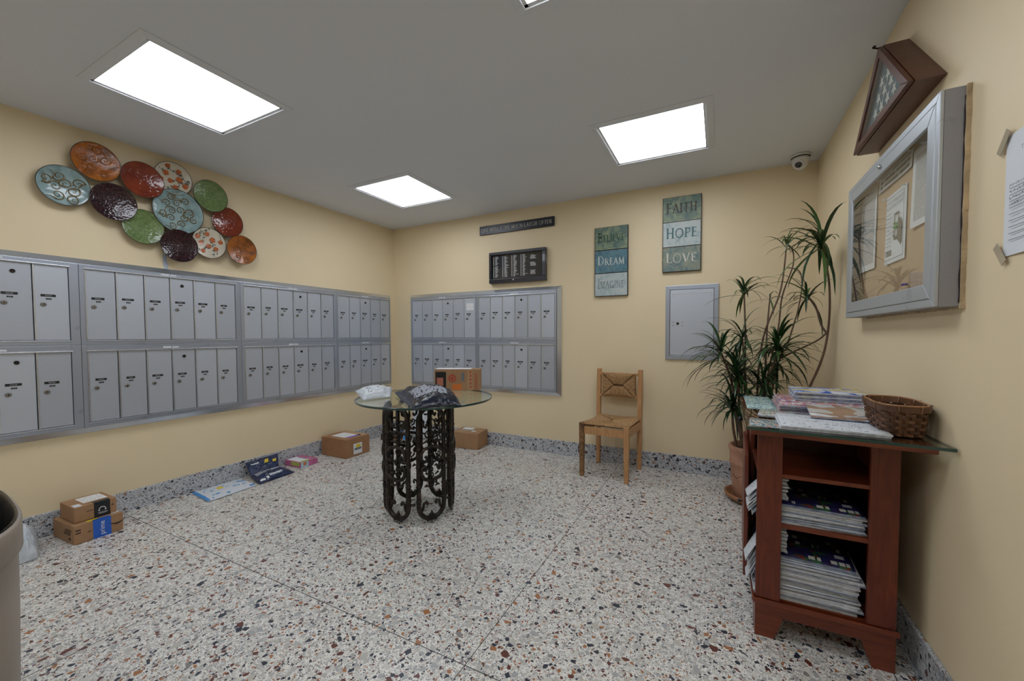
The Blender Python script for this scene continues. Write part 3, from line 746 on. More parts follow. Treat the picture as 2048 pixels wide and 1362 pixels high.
# ================================================================== PLATES
def dome(r, R_, b): return -(b + 0.004 + 0.019*(r/R_)**2)
def spiral(cx, cz, s, R_, off, turns=1.4, flip=1, a0=0):
    pts = []
    for i in range(22):
        t = i/21; rr = s*(1-t)**0.8*1.0; a = a0+flip*t*turns*2*PI
        x, z = cx+rr*math.cos(a), cz+rr*math.sin(a); q = math.hypot(x, z)
        if q > R_*0.94: x *= R_*0.94/q; z *= R_*0.94/q; q = R_*0.94
        pts.append((x, dome(q, R_, 0)-off, z))
    return pts
def plate(label, kind, y, z, R_, depth, seed):
    t = thing('wall_plate', label, 'plate', (depth, y, z), R90, 'decorative plates clustered on the left wall')
    t.rotation_euler = (0, 0, R90)
    RX = Matrix.Rotation(R90, 4, 'X')
    m = MB()
    NR, NA = (44, 150) if R_ < 0.13 else (56, 190)
    q0 = Vector((seed*3.1, 0, seed*1.7))
    def hgt(x, z):
        p = Vector((x, 0, z))+q0
        if kind == 'plum':
            d = noise.voronoi(p*95)[0][0]; return 0.0016*max(0, 1-d*1.6)
        if kind == 'red':
            d = noise.voronoi(p*48)[0][0]; return 0.0022*max(0, 1-d*2.6) + 0.0006*noise.noise(p*30)
        if kind == 'green': return 0.0012*noise.turbulence(p*55, 2, False)
        if kind == 'orange': return 0.0018*noise.noise(p*28+Vector((noise.noise(p*14)*1.5, 0, noise.noise(p*13+q0)*1.5)))
        if kind == 'blue': return 0.0011*noise.noise(p*32)
        return 0.0004*noise.noise(p*30)
    n0 = len(m.v); m.v.append(Vector((0, dome(0, R_, 0)-hgt(0, 0), 0)))
    for i in range(1, NR+1):
        rr_ = R_*0.975*i/NR; k_ = 1.0 if i < NR-1 else 0.0
        for j in range(NA):
            a = 2*PI*j/NA; x, z_ = rr_*math.cos(a), rr_*math.sin(a); m.v.append(Vector((x, dome(rr_, R_, 0)-hgt(x, z_)*k_, z_)))
    for j in range(NA):
        m.face((0, 1+j, 1+(j+1) % NA), sm=True)
        for i in range(NR-1):
            a = 1+i*NA+j; b = 1+i*NA+(j+1) % NA; m.face((a, a+NA, b+NA, b), sm=True)
    m.build('face', P[kind], t)
    m = MB(); m.lathe([(R_*0.970, 0.0212), (R_*0.984, 0.0240), (R_*0.998, 0.0236), (R_*1.003, 0.0215), (R_*0.99, 0.0185), (R_*0.60, 0.006), (R_*0.3, 0.0), (0.0, -0.001)], 64, 0, RX)
    m.f.pop(); m.m.pop(); m.uv.pop(); m.sm.pop()
    m.build('rim', M['edge'], t)
    m = MB(); m.box(-0.012, 0.012, 0.0, depth-0.001, -0.012, 0.012); m.build('wall_bracket', M['edge'], t)
    rr = random.Random(seed)
    if kind in ('blue', 'orange'):
        m = MB()
        nS = (13 if R_ > 0.13 else 8) if kind == 'blue' else 7
        for i in range(nS):
            a = i*2.399+seed; q = R_*0.74*math.sqrt((i+0.4)/nS)
            s = R_*(0.17 if R_ > 0.13 else 0.26) if kind == 'blue' else R_*0.22
            p = spiral(q*math.cos(a), q*math.sin(a), s, R_, 0.0008, 1.5, rr.choice((-1, 1)), rr.uniform(0, 6))
            m.tube(p, [0.0016+0.0024*(1-j/21) for j in range(22)], 5)
            e = p[0]; x, z2 = e[0], e[2]; dx, dz = rr.uniform(-1, 1), rr.uniform(-1, 1); pts = []
            for j in range(7):
                xx, zz = x+dx*0.009*j, z2+dz*0.009*j; g = math.hypot(xx, zz)
                if g > R_*0.94: break
                pts.append((xx, dome(g, R_, 0)-0.0008, zz)); dx, dz = dx-0.2*dz, dz+0.2*dx
            if len(pts) > 2: m.tube(pts, [0.0036*(1-j/len(pts))+0.0008 for j in range(len(pts))], 5)
        m.build('scroll_relief', M['gold'] if kind == 'blue' else P['orange'], t)
    if kind == 'cream':
        m = MB(); mb2 = MB()
        for i in range(8):
            a = i*2.399+seed; q = R_*0.80*math.sqrt((i+0.5)/8); cx_, cz_ = q*math.cos(a), q*math.sin(a)
            s = R_*rr.uniform(0.15, 0.22); yc = dome(q, R_, 0)
            n0 = 10
            pol = []
            for j in range(n0):
                g = s*(1 if j % 2 else 0.8); pol.append((cx_+g*math.cos(2*PI*j/n0), cz_+g*math.sin(2*PI*j/n0)))
            mx = max(math.hypot(*p) for p in pol)
            if mx < R_*0.97: mb2.prism(pol, yc-0.0035, yc+0.002)
            # vine
            x, z2 = cx_, cz_; d = rr.uniform(0, 6.28); pts = []
            for j in range(12):
                g = math.hypot(x, z2)
                if g > R_*0.93: break
                pts.append((x, dome(g, R_, 0)-0.0004, z2)); d += rr.uniform(-0.35, 0.45); x += 0.009*math.cos(d); z2 += 0.009*math.sin(d)
                if j % 3 == 1:
                    la = d+rr.choice((-1, 1))*1.1; L = 0.017
                    ex, ez = x+L*math.cos(la), z2+L*math.sin(la)
                    if math.hypot(ex, ez) < R_*0.93:
                        m.tube([(x, dome(g, R_, 0)-0.0006, z2), ((x+ex)/2, dome(math.hypot((x+ex)/2, (z2+ez)/2), R_, 0)-0.0008, (z2+ez)/2), (ex, dome(math.hypot(ex, ez), R_, 0)-0.0006, ez)], [0.0015, 0.0045, 0.0008], 5)
            if len(pts) > 2: m.tube(pts, 0.0016, 5)
        m.build('painted_vine', M['vine'], t); mb2.build('painted_blossom', M['blossom'], t, clean=True)
PL = [('light blue scroll-relief plate, leftmost of the wall plate cluster', 'blue', -2.758, 2.057, 0.115, 0.030),
      ('glossy burnt-orange plate, highest and larger-looking at the cluster left end', 'orange', -2.618, 2.246, 0.115, 0.042),
      ('dark red glossy plate between the orange and the high floral plate', 'red', -2.395, 2.210, 0.116, 0.046),
      ('cream floral plate nearest the ceiling, behind the big blue one', 'cream', -2.214, 2.285, 0.113, 0.026),
      ('dark plum pebbled plate at upper left, touching the light blue plate', 'plum', -2.544, 2.021, 0.115, 0.048),
      ('mossy green plate at the right, above the small red plate', 'green', -1.989, 2.226, 0.116, 0.046),
      ('largest plate, light blue with gilded scrolls, middle of the cluster', 'blue', -2.191, 2.058, 0.155, 0.030),
      ('lighter green plate low in the cluster, left of the lower plum plate', 'green', -2.393, 1.903, 0.114, 0.028),
      ('red-brown plate at the right side, under the mossy green plate', 'red', -1.866, 2.063, 0.114, 0.026),
      ('dark plum pebbled plate lowest in the cluster, under the big blue plate', 'plum', -2.199, 1.811, 0.114, 0.048),
      ('cream floral plate between the low plum plate and the end orange one', 'cream', -2.001, 1.872, 0.115, 0.030),
      ('burnt-orange plate, rightmost and last of the wall plate cluster', 'orange', -1.776, 1.861, 0.114, 0.048)]
for i, (lb, kd, y, z, R_, dp) in enumerate(PL): plate(lb, kd, y, z, R_, dp, i+1)

# ================================================================== TABLE
TC = (1.75, -1.625)
t = thing('glass_table', 'round glass-topped table on black cast-iron scroll base', 'table', (TC[0], TC[1], 0))
def panel():
    """one cast-iron scroll panel in the local xz plane"""
    m = MB()
    a, zb, zt = 0.082, 0.115, 0.650    # stadium: centre radii
    rz_ = 0.085
    def ar(cx, cz, rx, rz, a0, a1, n=14): return [(p[0], 0, p[1]) for p in arc(cx, cz, rx, rz, a0, a1, n)]
    hoop = ar(0, zb+0.0, a, rz_, 180, 360, 16) + [(a, 0, z) for z in (0.25, 0.40, 0.55)] + ar(0, zt-0.012, a, rz_, 0, 180, 16) + [(-a, 0, z) for z in (0.55, 0.40, 0.25)]
    m.tube(hoop, 0.0148, 8, closed=True)
    for s in (-1, 1):
        # collars along the uprights
        for z in (0.15, 0.24, 0.36, 0.47, 0.56): m.tube([(s*a, 0, z-0.010), (s*a, 0, z), (s*a, 0, z+0.010)], [0.013, 0.0195, 0.013], 8)
        for z in (0.20, 0.52): m.tube([(s*a, 0, z), (s*(a+0.022), -0.004, z+0.008), (s*(a+0.028), -0.004, z+0.022), (s*(a+0.018), -0.004, z+0.030)], [0.007, 0.007, 0.006, 0.008], 6)
        # bottom inner curls
        c = [(s*(a-0.012), 0, 0.075)] + [(s*x, 0, z) for x, z in ((0.055, 0.10), (0.050, 0.128), (0.032, 0.140), (0.024, 0.128), (0.032, 0.118))]
        m.tube(c, [0.008, 0.009, 0.009, 0.008, 0.007, 0.009], 7)
        c = [(s*(a-0.010), 0, 0.655)] + [(s*x, 0, z) for x, z in ((0.056, 0.635), (0.050, 0.608), (0.034, 0.598), (0.026, 0.610), (0.034, 0.618))]
        m.tube(c, [0.008, 0.009, 0.009, 0.008, 0.007, 0.009], 7)
        # big C scrolls at mid height, curling toward the centre
        c = [(s*0.020, -0.012, 0.352)] + [(s*x, -0.012, z) for x, z in ((0.034, 0.366), (0.048, 0.350), (0.046, 0.326), (0.026, 0.310), (0.0, 0.305))]
        c = [(s*0.052, -0.014, 0.345), (s*0.040, -0.014, 0.336), (s*0.034, -0.014, 0.350), (s*0.046, -0.014, 0.364), (s*0.066, -0.014, 0.352), (s*0.070, -0.014, 0.318), (s*0.050, -0.014, 0.286), (0, -0.014, 0.272)]
        m.tube(c, [0.012, 0.009, 0.009, 0.010, 0.011, 0.012, 0.012, 0.012], 8)
        c = [(s*0.046, -0.014, 0.415), (s*0.036, -0.014, 0.424), (s*0.030, -0.014, 0.410), (s*0.044, -0.014, 0.392), (s*0.068, -0.014, 0.404), (s*0.072, -0.014, 0.440), (s*0.050, -0.014, 0.470), (0, -0.014, 0.482)]
        m.tube(c, [0.011, 0.009, 0.009, 0.010, 0.011, 0.011, 0.011, 0.011], 8)
        # S scrolls between column and uprights
        for (zz, fl) in ((0.53, 1),):
            c = [(s*0.016, 0, zz), (s*0.034, 0, zz+fl*0.012), (s*0.040, 0, zz+fl*0.034), (s*0.024, 0, zz+fl*0.046), (s*0.016, 0, zz+fl*0.034), (s*0.026, 0, zz+fl*0.026)]
            m.tube(c, [0.006, 0.006, 0.006, 0.006, 0.006, 0.008], 6)
            m.tube([(s*0.040, 0, zz+fl*0.03), (s*0.06, 0, zz+fl*0.04), (s*0.078, 0, zz+fl*0.02)], [0.005, 0.007, 0.004], 6)
        for z in (0.375, 0.50):
            m.tube([(s*0.012, 0, z), (s*0.032, -0.006, z+0.016), (s*0.05, 0, z+0.004), (s*0.078, 0, z+0.014)], [0.005, 0.009, 0.006, 0.004], 6)
        m.tube([(s*0.02, -0.01, 0.232), (s*0.036, -0.012, 0.244), (s*0.050, -0.01, 0.236)], [0.004, 0.010, 0.003], 6)
        m.tube([(s*0.020, -0.010, 0.305), (s*0.040, -0.016, 0.322)], [0.004, 0.008], 6)
    # central column of rings, leaves and beads
    m.tube([(0, 0, 0.215), (0, 0, 0.235), (0, -0.006, 0.25), (0, 0, 0.27)], [0.003, 0.010, 0.013, 0.006], 7)
    for z, r in ((0.300, 0.013), (0.335, 0.010), (0.445, 0.014), (0.515, 0.010), (0.56, 0.012)):
        m.tube([(r*math.cos(k*PI/5), 0, z+r*1.25*math.sin(k*PI/5)) for k in range(10)], 0.0048, 6, closed=True)
    m.tube([(0, 0, 0.355), (0, -0.010, 0.378), (0, -0.010, 0.395), (0, 0, 0.42)], [0.005, 0.015, 0.012, 0.005], 7)
    m.tube([(0, 0, 0.465), (0, -0.008, 0.482), (0, 0, 0.50)], [0.005, 0.014, 0.005], 7)
    m.tube([(0, 0, 0.575), (0, 0, 0.60), (0, 0, 0.63), (0, 0, 0.725)], [0.004, 0.010, 0.006, 0.009], 7)
    # finial leaves at bottom of hoop
    m.tube([(0, 0, 0.03), (0, -0.004, 0.052), (0, 0, 0.078)], [0.013, 0.016, 0.003], 7)
    for s in (-1, 1): m.tube([(s*0.004, 0, 0.036), (s*0.022, -0.006, 0.050), (s*0.034, 0, 0.044)], [0.012, 0.010, 0.005], 6); m.tube([(s*0.020, 0, 0.028), (s*0.032, -0.004, 0.020)], [0.014, 0.009], 6)
    # side ties to the next panel
    for z in (0.13, 0.60): m.tube([(a, 0, z), (a+0.040, 0.012, z)], 0.007, 6)
    return m
pm = panel()
pme = pm.mesh('scroll_panel', M['iron'])
AP = 0.205
for k in range(6):
    an = -R90 + k*PI/3
    o = link(pme, 'scroll_panel', t, (AP*math.cos(an), AP*math.sin(an), 0)); o.rotation_euler = (0, 0, an+R90)
    m = MB(); m.tube([(0, 0, 0.0), (0, 0, 0.004), (0, 0, 0.006), (0, 0, 0.03)], [0.009, 0.009, 0.004, 0.004], 10)
    f = m.build('foot', M['brass'], o)
m = MB(); RT = 0.452; TT = 0.750; off = (-0.015, 0.085)
m.lathe([(RT-0.002, TT-0.012), (RT-0.002, TT)], 96, 0, Matrix.Translation((off[0], off[1], 0)))
m.build('glass_top', M['tglass'], t)
m = MB(); m.lathe([(RT-0.0015, TT-0.0125), (RT, TT-0.011), (RT, TT-0.001), (RT-0.0015, TT+0.0003)], 96, 0, Matrix.Translation((off[0], off[1], 0)))
m.f = m.f[:-2]; m.m = m.m[:-2]; m.uv = m.uv[:-2]; m.sm = m.sm[:-2]
m.build('glass_edge', M['gedge'], t)
m = MB()
for k in range(6):
    an = -R90 + k*PI/3; m.lathe([(0.012, 0.7345), (0.012, 0.7375)], 10, 0, Matrix.Translation((AP*math.cos(an), AP*math.sin(an), 0)))
m.build('glass_pads', M['rubber'], t)

# ================================================================== MAILERS
def pillow(name, label, cat, corners, th, mats, seed, labels=(), wr=0.010, p=2.2, group=None, n=36, base_flat=0.25, disc=None):
    """bag: corners A,B,C,D (ccw seen from above) in world space"""
    A, B, Cc, D = [Vector(c) for c in corners]
    org = (A+B+Cc+D)/4; org.z = min(c.z for c in (A, B, Cc, D))
    nrm = (B-A).cross(D-A).normalized()
    if nrm.z < 0: nrm = -nrm
    t = thing(name, label, cat, tuple(org), 0, group)
    def surf(u, v, side, extra=0.0):
        P0 = (A*(1-u)+B*u)*(1-v) + (D*(1-u)+Cc*u)*v - org
        e = max(0.0, (1-abs(2*u-1)**(2*p)))*max(0.0, (1-abs(2*v-1)**(2*p)))
        h = th*(max(0, 1-abs(2*u-1)**p)*max(0, 1-abs(2*v-1)**p))**0.6
        q = Vector((u*4.1+seed, v*3.7-seed, seed*0.37))
        nz = (noise.noise(q*1.3)*0.9 + abs(noise.noise(q*2.7))*0.9 + noise.noise(q*6.1)*0.3)
        if disc is not None:    # a round table top holds the bag up; past its edge the bag hangs
            wpt = P0+org; rr_ = math.hypot(wpt.x-disc[0], wpt.y-disc[1])
            if rr_ < disc[2]+0.006: P0.z = max(P0.z, disc[3]+0.001-org.z)
            elif rr_ < disc[2]+0.05: P0.z = max(P0.z, disc[3]+0.001-org.z-(rr_-disc[2]-0.006)*0.9)
        if side > 0: return P0 + nrm*(h*(1-base_flat*0.3) + wr*nz*min(1, e*1.6) + 0.0015 + extra)
        return P0 + nrm*(0.0005)
    m = MB()
    m.grid(lambda u, v: surf(u, v, 1), n, n)
    k = len(m.v)
    m.grid(lambda u, v: surf(u, v, -1), n, n)
    N = n+1
    for i in range(n):
        for a, b in ((i, i+1), (n*N+i+1, n*N+i), ((i+1)*N, i*N), (i*N+n, (i+1)*N+n)):
            m.face((a, a+k, b+k, b))
    m.build('bag', mats[0], t, clean=True)
    for (nm, mt, u0, u1, v0, v1) in labels:
        m = MB(); m.grid(lambda u, v: surf(u, v, 1, 0.0012), 14, 14, u0=u0, u1=u1, v0=v0, v1=v1)
        m.build(nm, mt, t)
    return t
lab_a = print_mat('mailer_label', bg=(0.30, 0.32, 0.37), ink=(0.12, 0.12, 0.15), rows=15, wscale=12, fill=0.28, seed=2.2)
lab_b = print_mat('mailer_print', bg=(0.60, 0.64, 0.68), ink=(0.08, 0.09, 0.12), rows=11, wscale=9, fill=0.32, seed=9.1)
pillow('poly_mailer', 'dark midnight-blue plastic mailer with white label on glass table', 'package',
       [(1.975, -1.945, 0.728), (2.160, -1.735, 0.711), (1.842, -1.379, 0.765), (1.500, -1.590, 0.768)], 0.092, [M['midnight']], 3.3,
       [('shipping_label', lab_a, 0.12, 0.74, 0.20, 0.58)], wr=0.017, disc=(1.735, -1.540, 0.452, 0.7505))
pillow('poly_mailer', 'white plastic mailer at the left edge of the glass table', 'package',
       [(1.505, -1.870, 0.754), (1.560, -1.690, 0.756), (1.330, -1.430, 0.768), (1.320, -1.770, 0.790)], 0.050, [M['whitebag']], 8.4,
       [('shipping_label', lab_b, 0.12, 0.88, 0.10, 0.86)], wr=0.012)
pillow('poly_mailer', 'bright navy plastic mailer with yellow marks against left baseboard', 'package',
       [(0.320, -1.833, 0.004), (0.300, -1.522, 0.004), (0.135, -1.560, 0.040), (0.150, -1.80, 0.030)], 0.035, [M['navy']], 5.2,
       [('shipping_label', lab_a, 0.08, 0.86, 0.56, 0.98), ('white_print', M['blank'], 0.06, 0.20, 0.10, 0.22), ('white_print', M['blank'], 0.24, 0.30, 0.10, 0.24), ('white_print', lab_b, 0.34, 0.70, 0.18, 0.30)], wr=0.010)
root_mailer = [o for o in bpy.data.objects if o.get('label', '').startswith('bright navy plastic mailer')][0]
nb = pillow('mailer_flap', 'upper half of the folded navy mailer leaning on baseboard', 'package',
       [(0.150, -1.80, 0.032), (0.135, -1.56, 0.042), (0.035, -1.50, 0.125), (0.030, -1.775, 0.115)], 0.014, [M['navy']], 1.2,
       [('yellow_mark', M['yellow'], 0.52, 0.64, 0.50, 0.74), ('yellow_mark', M['yellow'], 0.78, 0.90, 0.40, 0.62), ('white_print', M['blank'], 0.10, 0.34, 0.62, 0.72)], wr=0.010)
for o in list(nb.children):
    o.parent = root_mailer; o.location = nb.location-root_mailer.location
    if o.name.startswith('bag'): o.name = 'folded_flap'
bpy.data.objects.remove(nb)
pillow('bubble_mailer', 'flat white and blue padded mailer lying on floor along left wall', 'package',
       [(0.335, -2.196, 0.004), (0.318, -1.845, 0.004), (0.060, -1.835, 0.006), (0.040, -2.165, 0.004)], 0.016, [print_mat('white_mailer', bg=(0.60, 0.64, 0.70), ink=(0.10, 0.30, 0.55), rows=7, wscale=6, fill=0.22, seed=4.0)], 2.7,
       [('blue_flap', M['skyblue'], 0.0, 0.06, 0.02, 0.98), ('yellow_print', M['yellow'], 0.36, 0.47, 0.50, 0.66), ('blue_print', M['skyblue'], 0.80, 0.97, 0.62, 0.70), ('blue_print', M['skyblue'], 0.86, 0.97, 0.05, 0.14)], wr=0.003)
pillow('plastic_bag', 'white plastic bag on floor behind the beige bin', 'bag',
       [(0.36, -3.10, 0.003), (0.33, -2.985, 0.003), (0.05, -2.92, 0.02), (0.05, -3.12, 0.03)], 0.15, [M['whitebag']], 6.6, wr=0.02)
pillow('plastic_bag', 'white plastic bag leaning in the back corner behind the table', 'bag',
       [(0.42, -0.20, 0.01), (0.62, -0.16, 0.01), (0.55, -0.03, 0.36), (0.33, -0.04, 0.34)], 0.09, [M['whitebag']], 4.6,
       [('shipping_label', lab_b, 0.2, 0.8, 0.3, 0.6)], wr=0.02)

# ================================================================== CARTONS
def carton(name, label, x, y, z, rz, w_, d_, h_, mat='card', parts=()):
    """local: x along front, -y is the front face"""
    t = thing(name, label, 'box', (x, y, z), rz)
    m = MB(); m.box(-w_/2, w_/2, -d_/2, d_/2, 0.001, h_); m.build('body', M[mat], t, bevel=0.003)
    m = MB(); m.box(-w_/2+0.002, w_/2-0.002, -0.0008, 0.0008, h_, h_+0.0006); m.build('flap_seam', M['seam'], t)
    for (nm, face, a0, a1, b0, b1, mt) in parts:
        m = MB(); e = 0.0009
        if face == 'top': m.box(-w_/2+a0*w_, -w_/2+a1*w_, -d_/2+b0*d_, -d_/2+b1*d_, h_+0.0006, h_+0.0006+e)
        elif face == 'front': m.box(-w_/2+a0*w_, -w_/2+a1*w_, -d_/2-e, -d_/2, h_*b0, h_*b1)
        elif face == 'right': m.box(w_/2, w_/2+e, -d_/2+a0*d_, -d_/2+a1*d_, h_*b0, h_*b1)
        elif face == 'left': m.box(-w_/2-e, -w_/2, -d_/2+a0*d_, -d_/2+a1*d_, h_*b0, h_*b1)
        m.build(nm, M[mt] if isinstance(mt, str) else mt, t)
    return t
def wprint(t, nm, pts, r, mat, off):
    m = MB(); m.tube(pts, r, 5); return m.build(nm, mat, t)
def smile(t, cx_, y, z, s, mat):
    m = MB(); n = 12; pr = []
    for i in range(n+1):
        u = i/n*2-1; pr.append((cx_+u*s, z+s*0.42*(u*u)-s*0.1, 0.006*s/0.05*(1-abs(u))+0.0012))
    for (x0, z0, t0), (x1, z1, t1) in zip(pr, pr[1:]): m.prism([(x0, z0-t0), (x1, z1-t1), (x1, z1+t1), (x0, z0+t0)], y, y+0.0006)
    m.prism([(cx_+s*0.70, z+s*0.42), (cx_+s*1.08, z+s*0.22), (cx_+s*1.06, z+s*0.60), (cx_+s*0.98, z+s*0.62), (cx_+s*0.96, z+s*0.42)], y, y+0.0006)
    m.build('printed_arrow', mat, t, clean=True)
inkb = plain('box_print', (0.035, 0.022, 0.015), 0.6)
# left wall stack: front (local -y) faces +x  -> rz = 90 deg
b1 = carton('cardboard_box', 'lower brown carton with blue tape by left wall near bin', 0.190, -2.752, 0, R90+0.05, 0.212, 0.265, 0.107, 'card',
            [('blue_tape', 'front', 0.37, 0.74, 0.0, 1.0, 'bluetape'), ('blue_tape', 'top', 0.37, 0.72, 0.0, 0.06, 'bluetape'), ('yellow_tape', 'top', 0.28, 0.50, 0.03, 0.12, 'yellow'), ('shipping_label', 'top', 0.80, 0.97, 0.10, 0.30, 'paper')])
smile(b1, 0.078, -0.134, 0.055, 0.034, inkb)
m = MB()
for k in range(2):
    m = MB(); m.box(-0.100, -0.078, -0.1333, -0.1325, 0.075-k*0.016, 0.082-k*0.016); m.build('printed_bar', inkb, b1)
m = MB(); m.box(-0.050, -0.036, -0.1333, -0.1325, 0.052, 0.056); m.build('printed_mark', inkb, b1)
m = MB()
for k in range(3): m.box(-0.1072, -0.1062, -0.10+0.006*k, -0.03+0.01*k, 0.072-k*0.012, 0.078-k*0.012)
m.box(-0.1072, -0.1062, -0.09, -0.07, 0.02, 0.035); m.build('printed_text', inkb, b1)
m = MB(); add_text(m, 'prime', 0.034, 0, 0, 0, 0, False, Matrix.Translation((0.022, -0.1341, 0.012)) @ Matrix.Rotation(-R90, 4, 'Y')); m.build('tape_lettering', M['blank'], b1)
b2 = carton('cardboard_box', 'smaller brown carton stacked on the blue-taped carton', 0.185, -2.748, 0.1085, R90+0.02, 0.180, 0.20, 0.088, 'card',
            [('black_label', 'front', 0.45, 0.84, 0.0, 1.0, 'black'), ('black_label', 'top', 0.45, 0.84, 0.0, 0.16, 'black'), ('teal_stripe', 'front', 0.50, 0.78, 0.86, 0.93, 'teal'),
             ('shipping_label', 'top', 0.30, 0.88, 0.26, 0.86, 'paper'), ('small_label', 'top', 0.03, 0.20, 0.05, 0.30, 'blank')])
smile(b2, 0.020, -0.1016, 0.046, 0.0, inkb) if False else None
m = MB(); m.tube([(0.026+0.014*math.cos(a*PI/8), -0.1018, 0.042+0.014*math.sin(a*PI/8)) for a in range(9)], 0.0022, 5)
for k in (-1, 1): m.box(0.026+k*0.014-0.003, 0.026+k*0.014+0.003, -0.103, -0.1012, 0.034, 0.043)
for k in range(2): m.box(0.006+k*0.004, 0.050-k*0.004, -0.1022, -0.1012, 0.024-k*0.006, 0.026-k*0.006)
m.build('white_print', M['letter'], b2)
m = MB(); m.box(-0.040, -0.012, -0.1008, -0.1002, 0.050, 0.054); m.box(-0.012, 0.0, -0.1008, -0.1002, 0.033, 0.036); m.box(0.068, 0.076, -0.1008, -0.1002, 0.048, 0.056); m.build('printed_marks', inkb, b2)
b3 = carton('cardboard_box', 'plain brown carton with purple-edged label by left wall', 0.218, -0.925, 0, R90, 0.285, 0.345, 0.180, 'card2',
            [('shipping_label', 'top', 0.20, 0.72, 0.25, 0.80, 'paper'), ('purple_strip', 'top', 0.28, 0.80, 0.14, 0.25, 'purple'), ('packing_tape', 'top', 0.72, 0.96, 0.05, 0.95, 'tape'),
             ('white_sticker', 'front', 0.30, 0.66, 0.12, 0.68, 'blank'), ('yellow_sticker', 'front', 0.40, 0.60, 0.46, 0.62, 'yellow'), ('grey_print', 'front', 0.34, 0.63, 0.33, 0.45, 'greyink')])
b3.children[3].location = (0, 0, 0)
for o in b3.children:
    if o.name.startswith(('yellow_sticker', 'grey_print')): o.location.y = -0.0009
b4 = carton('cardboard_box', 'brown carton with two labels by back baseboard, right of table', 1.178, -0.152, 0, 0.10, 0.300, 0.235, 0.165, 'card',
            [('shipping_label', 'top', 0.15, 0.55, 0.42, 0.95, 'paper'), ('small_label', 'top', 0.62, 0.78, 0.30, 0.50, 'blank'), ('packing_tape', 'top', 0.0, 1.0, 0.46, 0.56, 'tape')])
b5 = carton('cardboard_box', 'small brown carton in the back left corner behind table', 0.245, -0.29, 0, 0.35, 0.24, 0.16, 0.075, 'card2', [('carton_print', 'front', 0.02, 0.16, 0.1, 0.9, inkb)])
pillow('bubble_mailer', 'blue and white padded mailer resting on small corner carton', 'package',
       [(0.18, -0.37, 0.079), (0.37, -0.30, 0.079), (0.31, -0.20, 0.079), (0.13, -0.27, 0.079)], 0.03, [M['skyblue']], 2.1, [('white_print', M['blank'], 0.4, 0.9, 0.1, 0.6)], wr=0.004)
pillow('bubble_mailer', 'blue and white mailer standing beside the corner carton', 'package',
       [(0.43, -0.36, 0.003), (0.50, -0.33, 0.003), (0.46, -0.22, 0.11), (0.37, -0.25, 0.10)], 0.03, [M['blank']], 5.1, [('blue_print', M['skyblue'], 0.1, 0.6, 0.1, 0.8)], wr=0.004)
b6 = carton('gift_box', 'small pink and pastel printed box by left baseboard', 0.140, -1.350, 0, R90+0.03, 0.170, 0.215, 0.050, 'pink',
            [('lime_panel', 'left', 0.10, 0.60, 0.30, 0.95, 'lime'), ('shipping_label', 'top', 0.06, 0.62, 0.18, 0.92, 'blank'), ('lime_strip', 'top', 0.02, 0.60, 0.04, 0.16, 'lime'),
             ('pale_panel', 'front', 0.0, 0.45, 0.0, 1.0, 'pale'), ('orange_print', 'front', 0.14, 0.30, 0.4, 0.9, 'orangei'), ('printed_lines', 'top', 0.55, 0.60, 0.25, 0.80, 'greyink')])
for o in b6.children:
    if o.name.startswith('orange_print'): o.location.y = -0.0009
    if o.name.startswith('printed_lines'): o.location.z = 0.0009
# printed box on the table
tb = carton('cardboard_box', 'brown carton with red target rings on the glass table', 1.735, -1.155, 0.7505, 0.43, 0.345, 0.11, 0.160, 'card',
            [('picture_panel', 'front', 0.03, 0.26, 0.08, 0.88, 'black'), ('picture_patch', 'front', 0.06, 0.20, 0.22, 0.60, plain('salmon_print', (0.45, 0.16, 0.10), 0.5)), ('red_tape', 'front', 0.72, 0.84, 0.0, 1.0, 'tape'),
             ('barcode_print', 'front', 0.60, 0.66, 0.45, 0.85, 'greyink'), ('orange_print', 'front', 0.40, 0.60, 0.02, 0.30, 'orangei'), ('top_paper', 'top', 0.02, 0.80, 0.05, 0.95, 'blank')])
for o in tb.children:
    if o.name.startswith('picture_patch'): o.location.y = -0.0009
RXs = Matrix.Translation((-0.035, -0.0556, 0.092)) @ Matrix.Rotation(R90, 4, 'X')
for r0, r1 in ((0.0205, 0.028), (0.0, 0.011)):
    m = MB(); k = 28
    if r0 > 0:
        m.lathe([(r0, 0.0008), (r1, 0.0008)], k, 0, RXs); m.f = m.f[:-2]; m.m = m.m[:-2]; m.uv = m.uv[:-2]; m.sm = m.sm[:-2]
    else: m.lathe([(r1, 0), (r1, 0.0008)], k, 0, RXs)
    m.build('red_ring', M['red'], tb, clean=True)
m = MB()
for k in range(5): m.box(0.098, 0.108, -0.0566, -0.0560, 0.02+k*0.028, 0.034+k*0.028)
for x in (0.138, 0.150): m.box(x, x+0.003, -0.0566, -0.0555, 0.01, 0.13)
m.build('red_print', M['red'], tb)

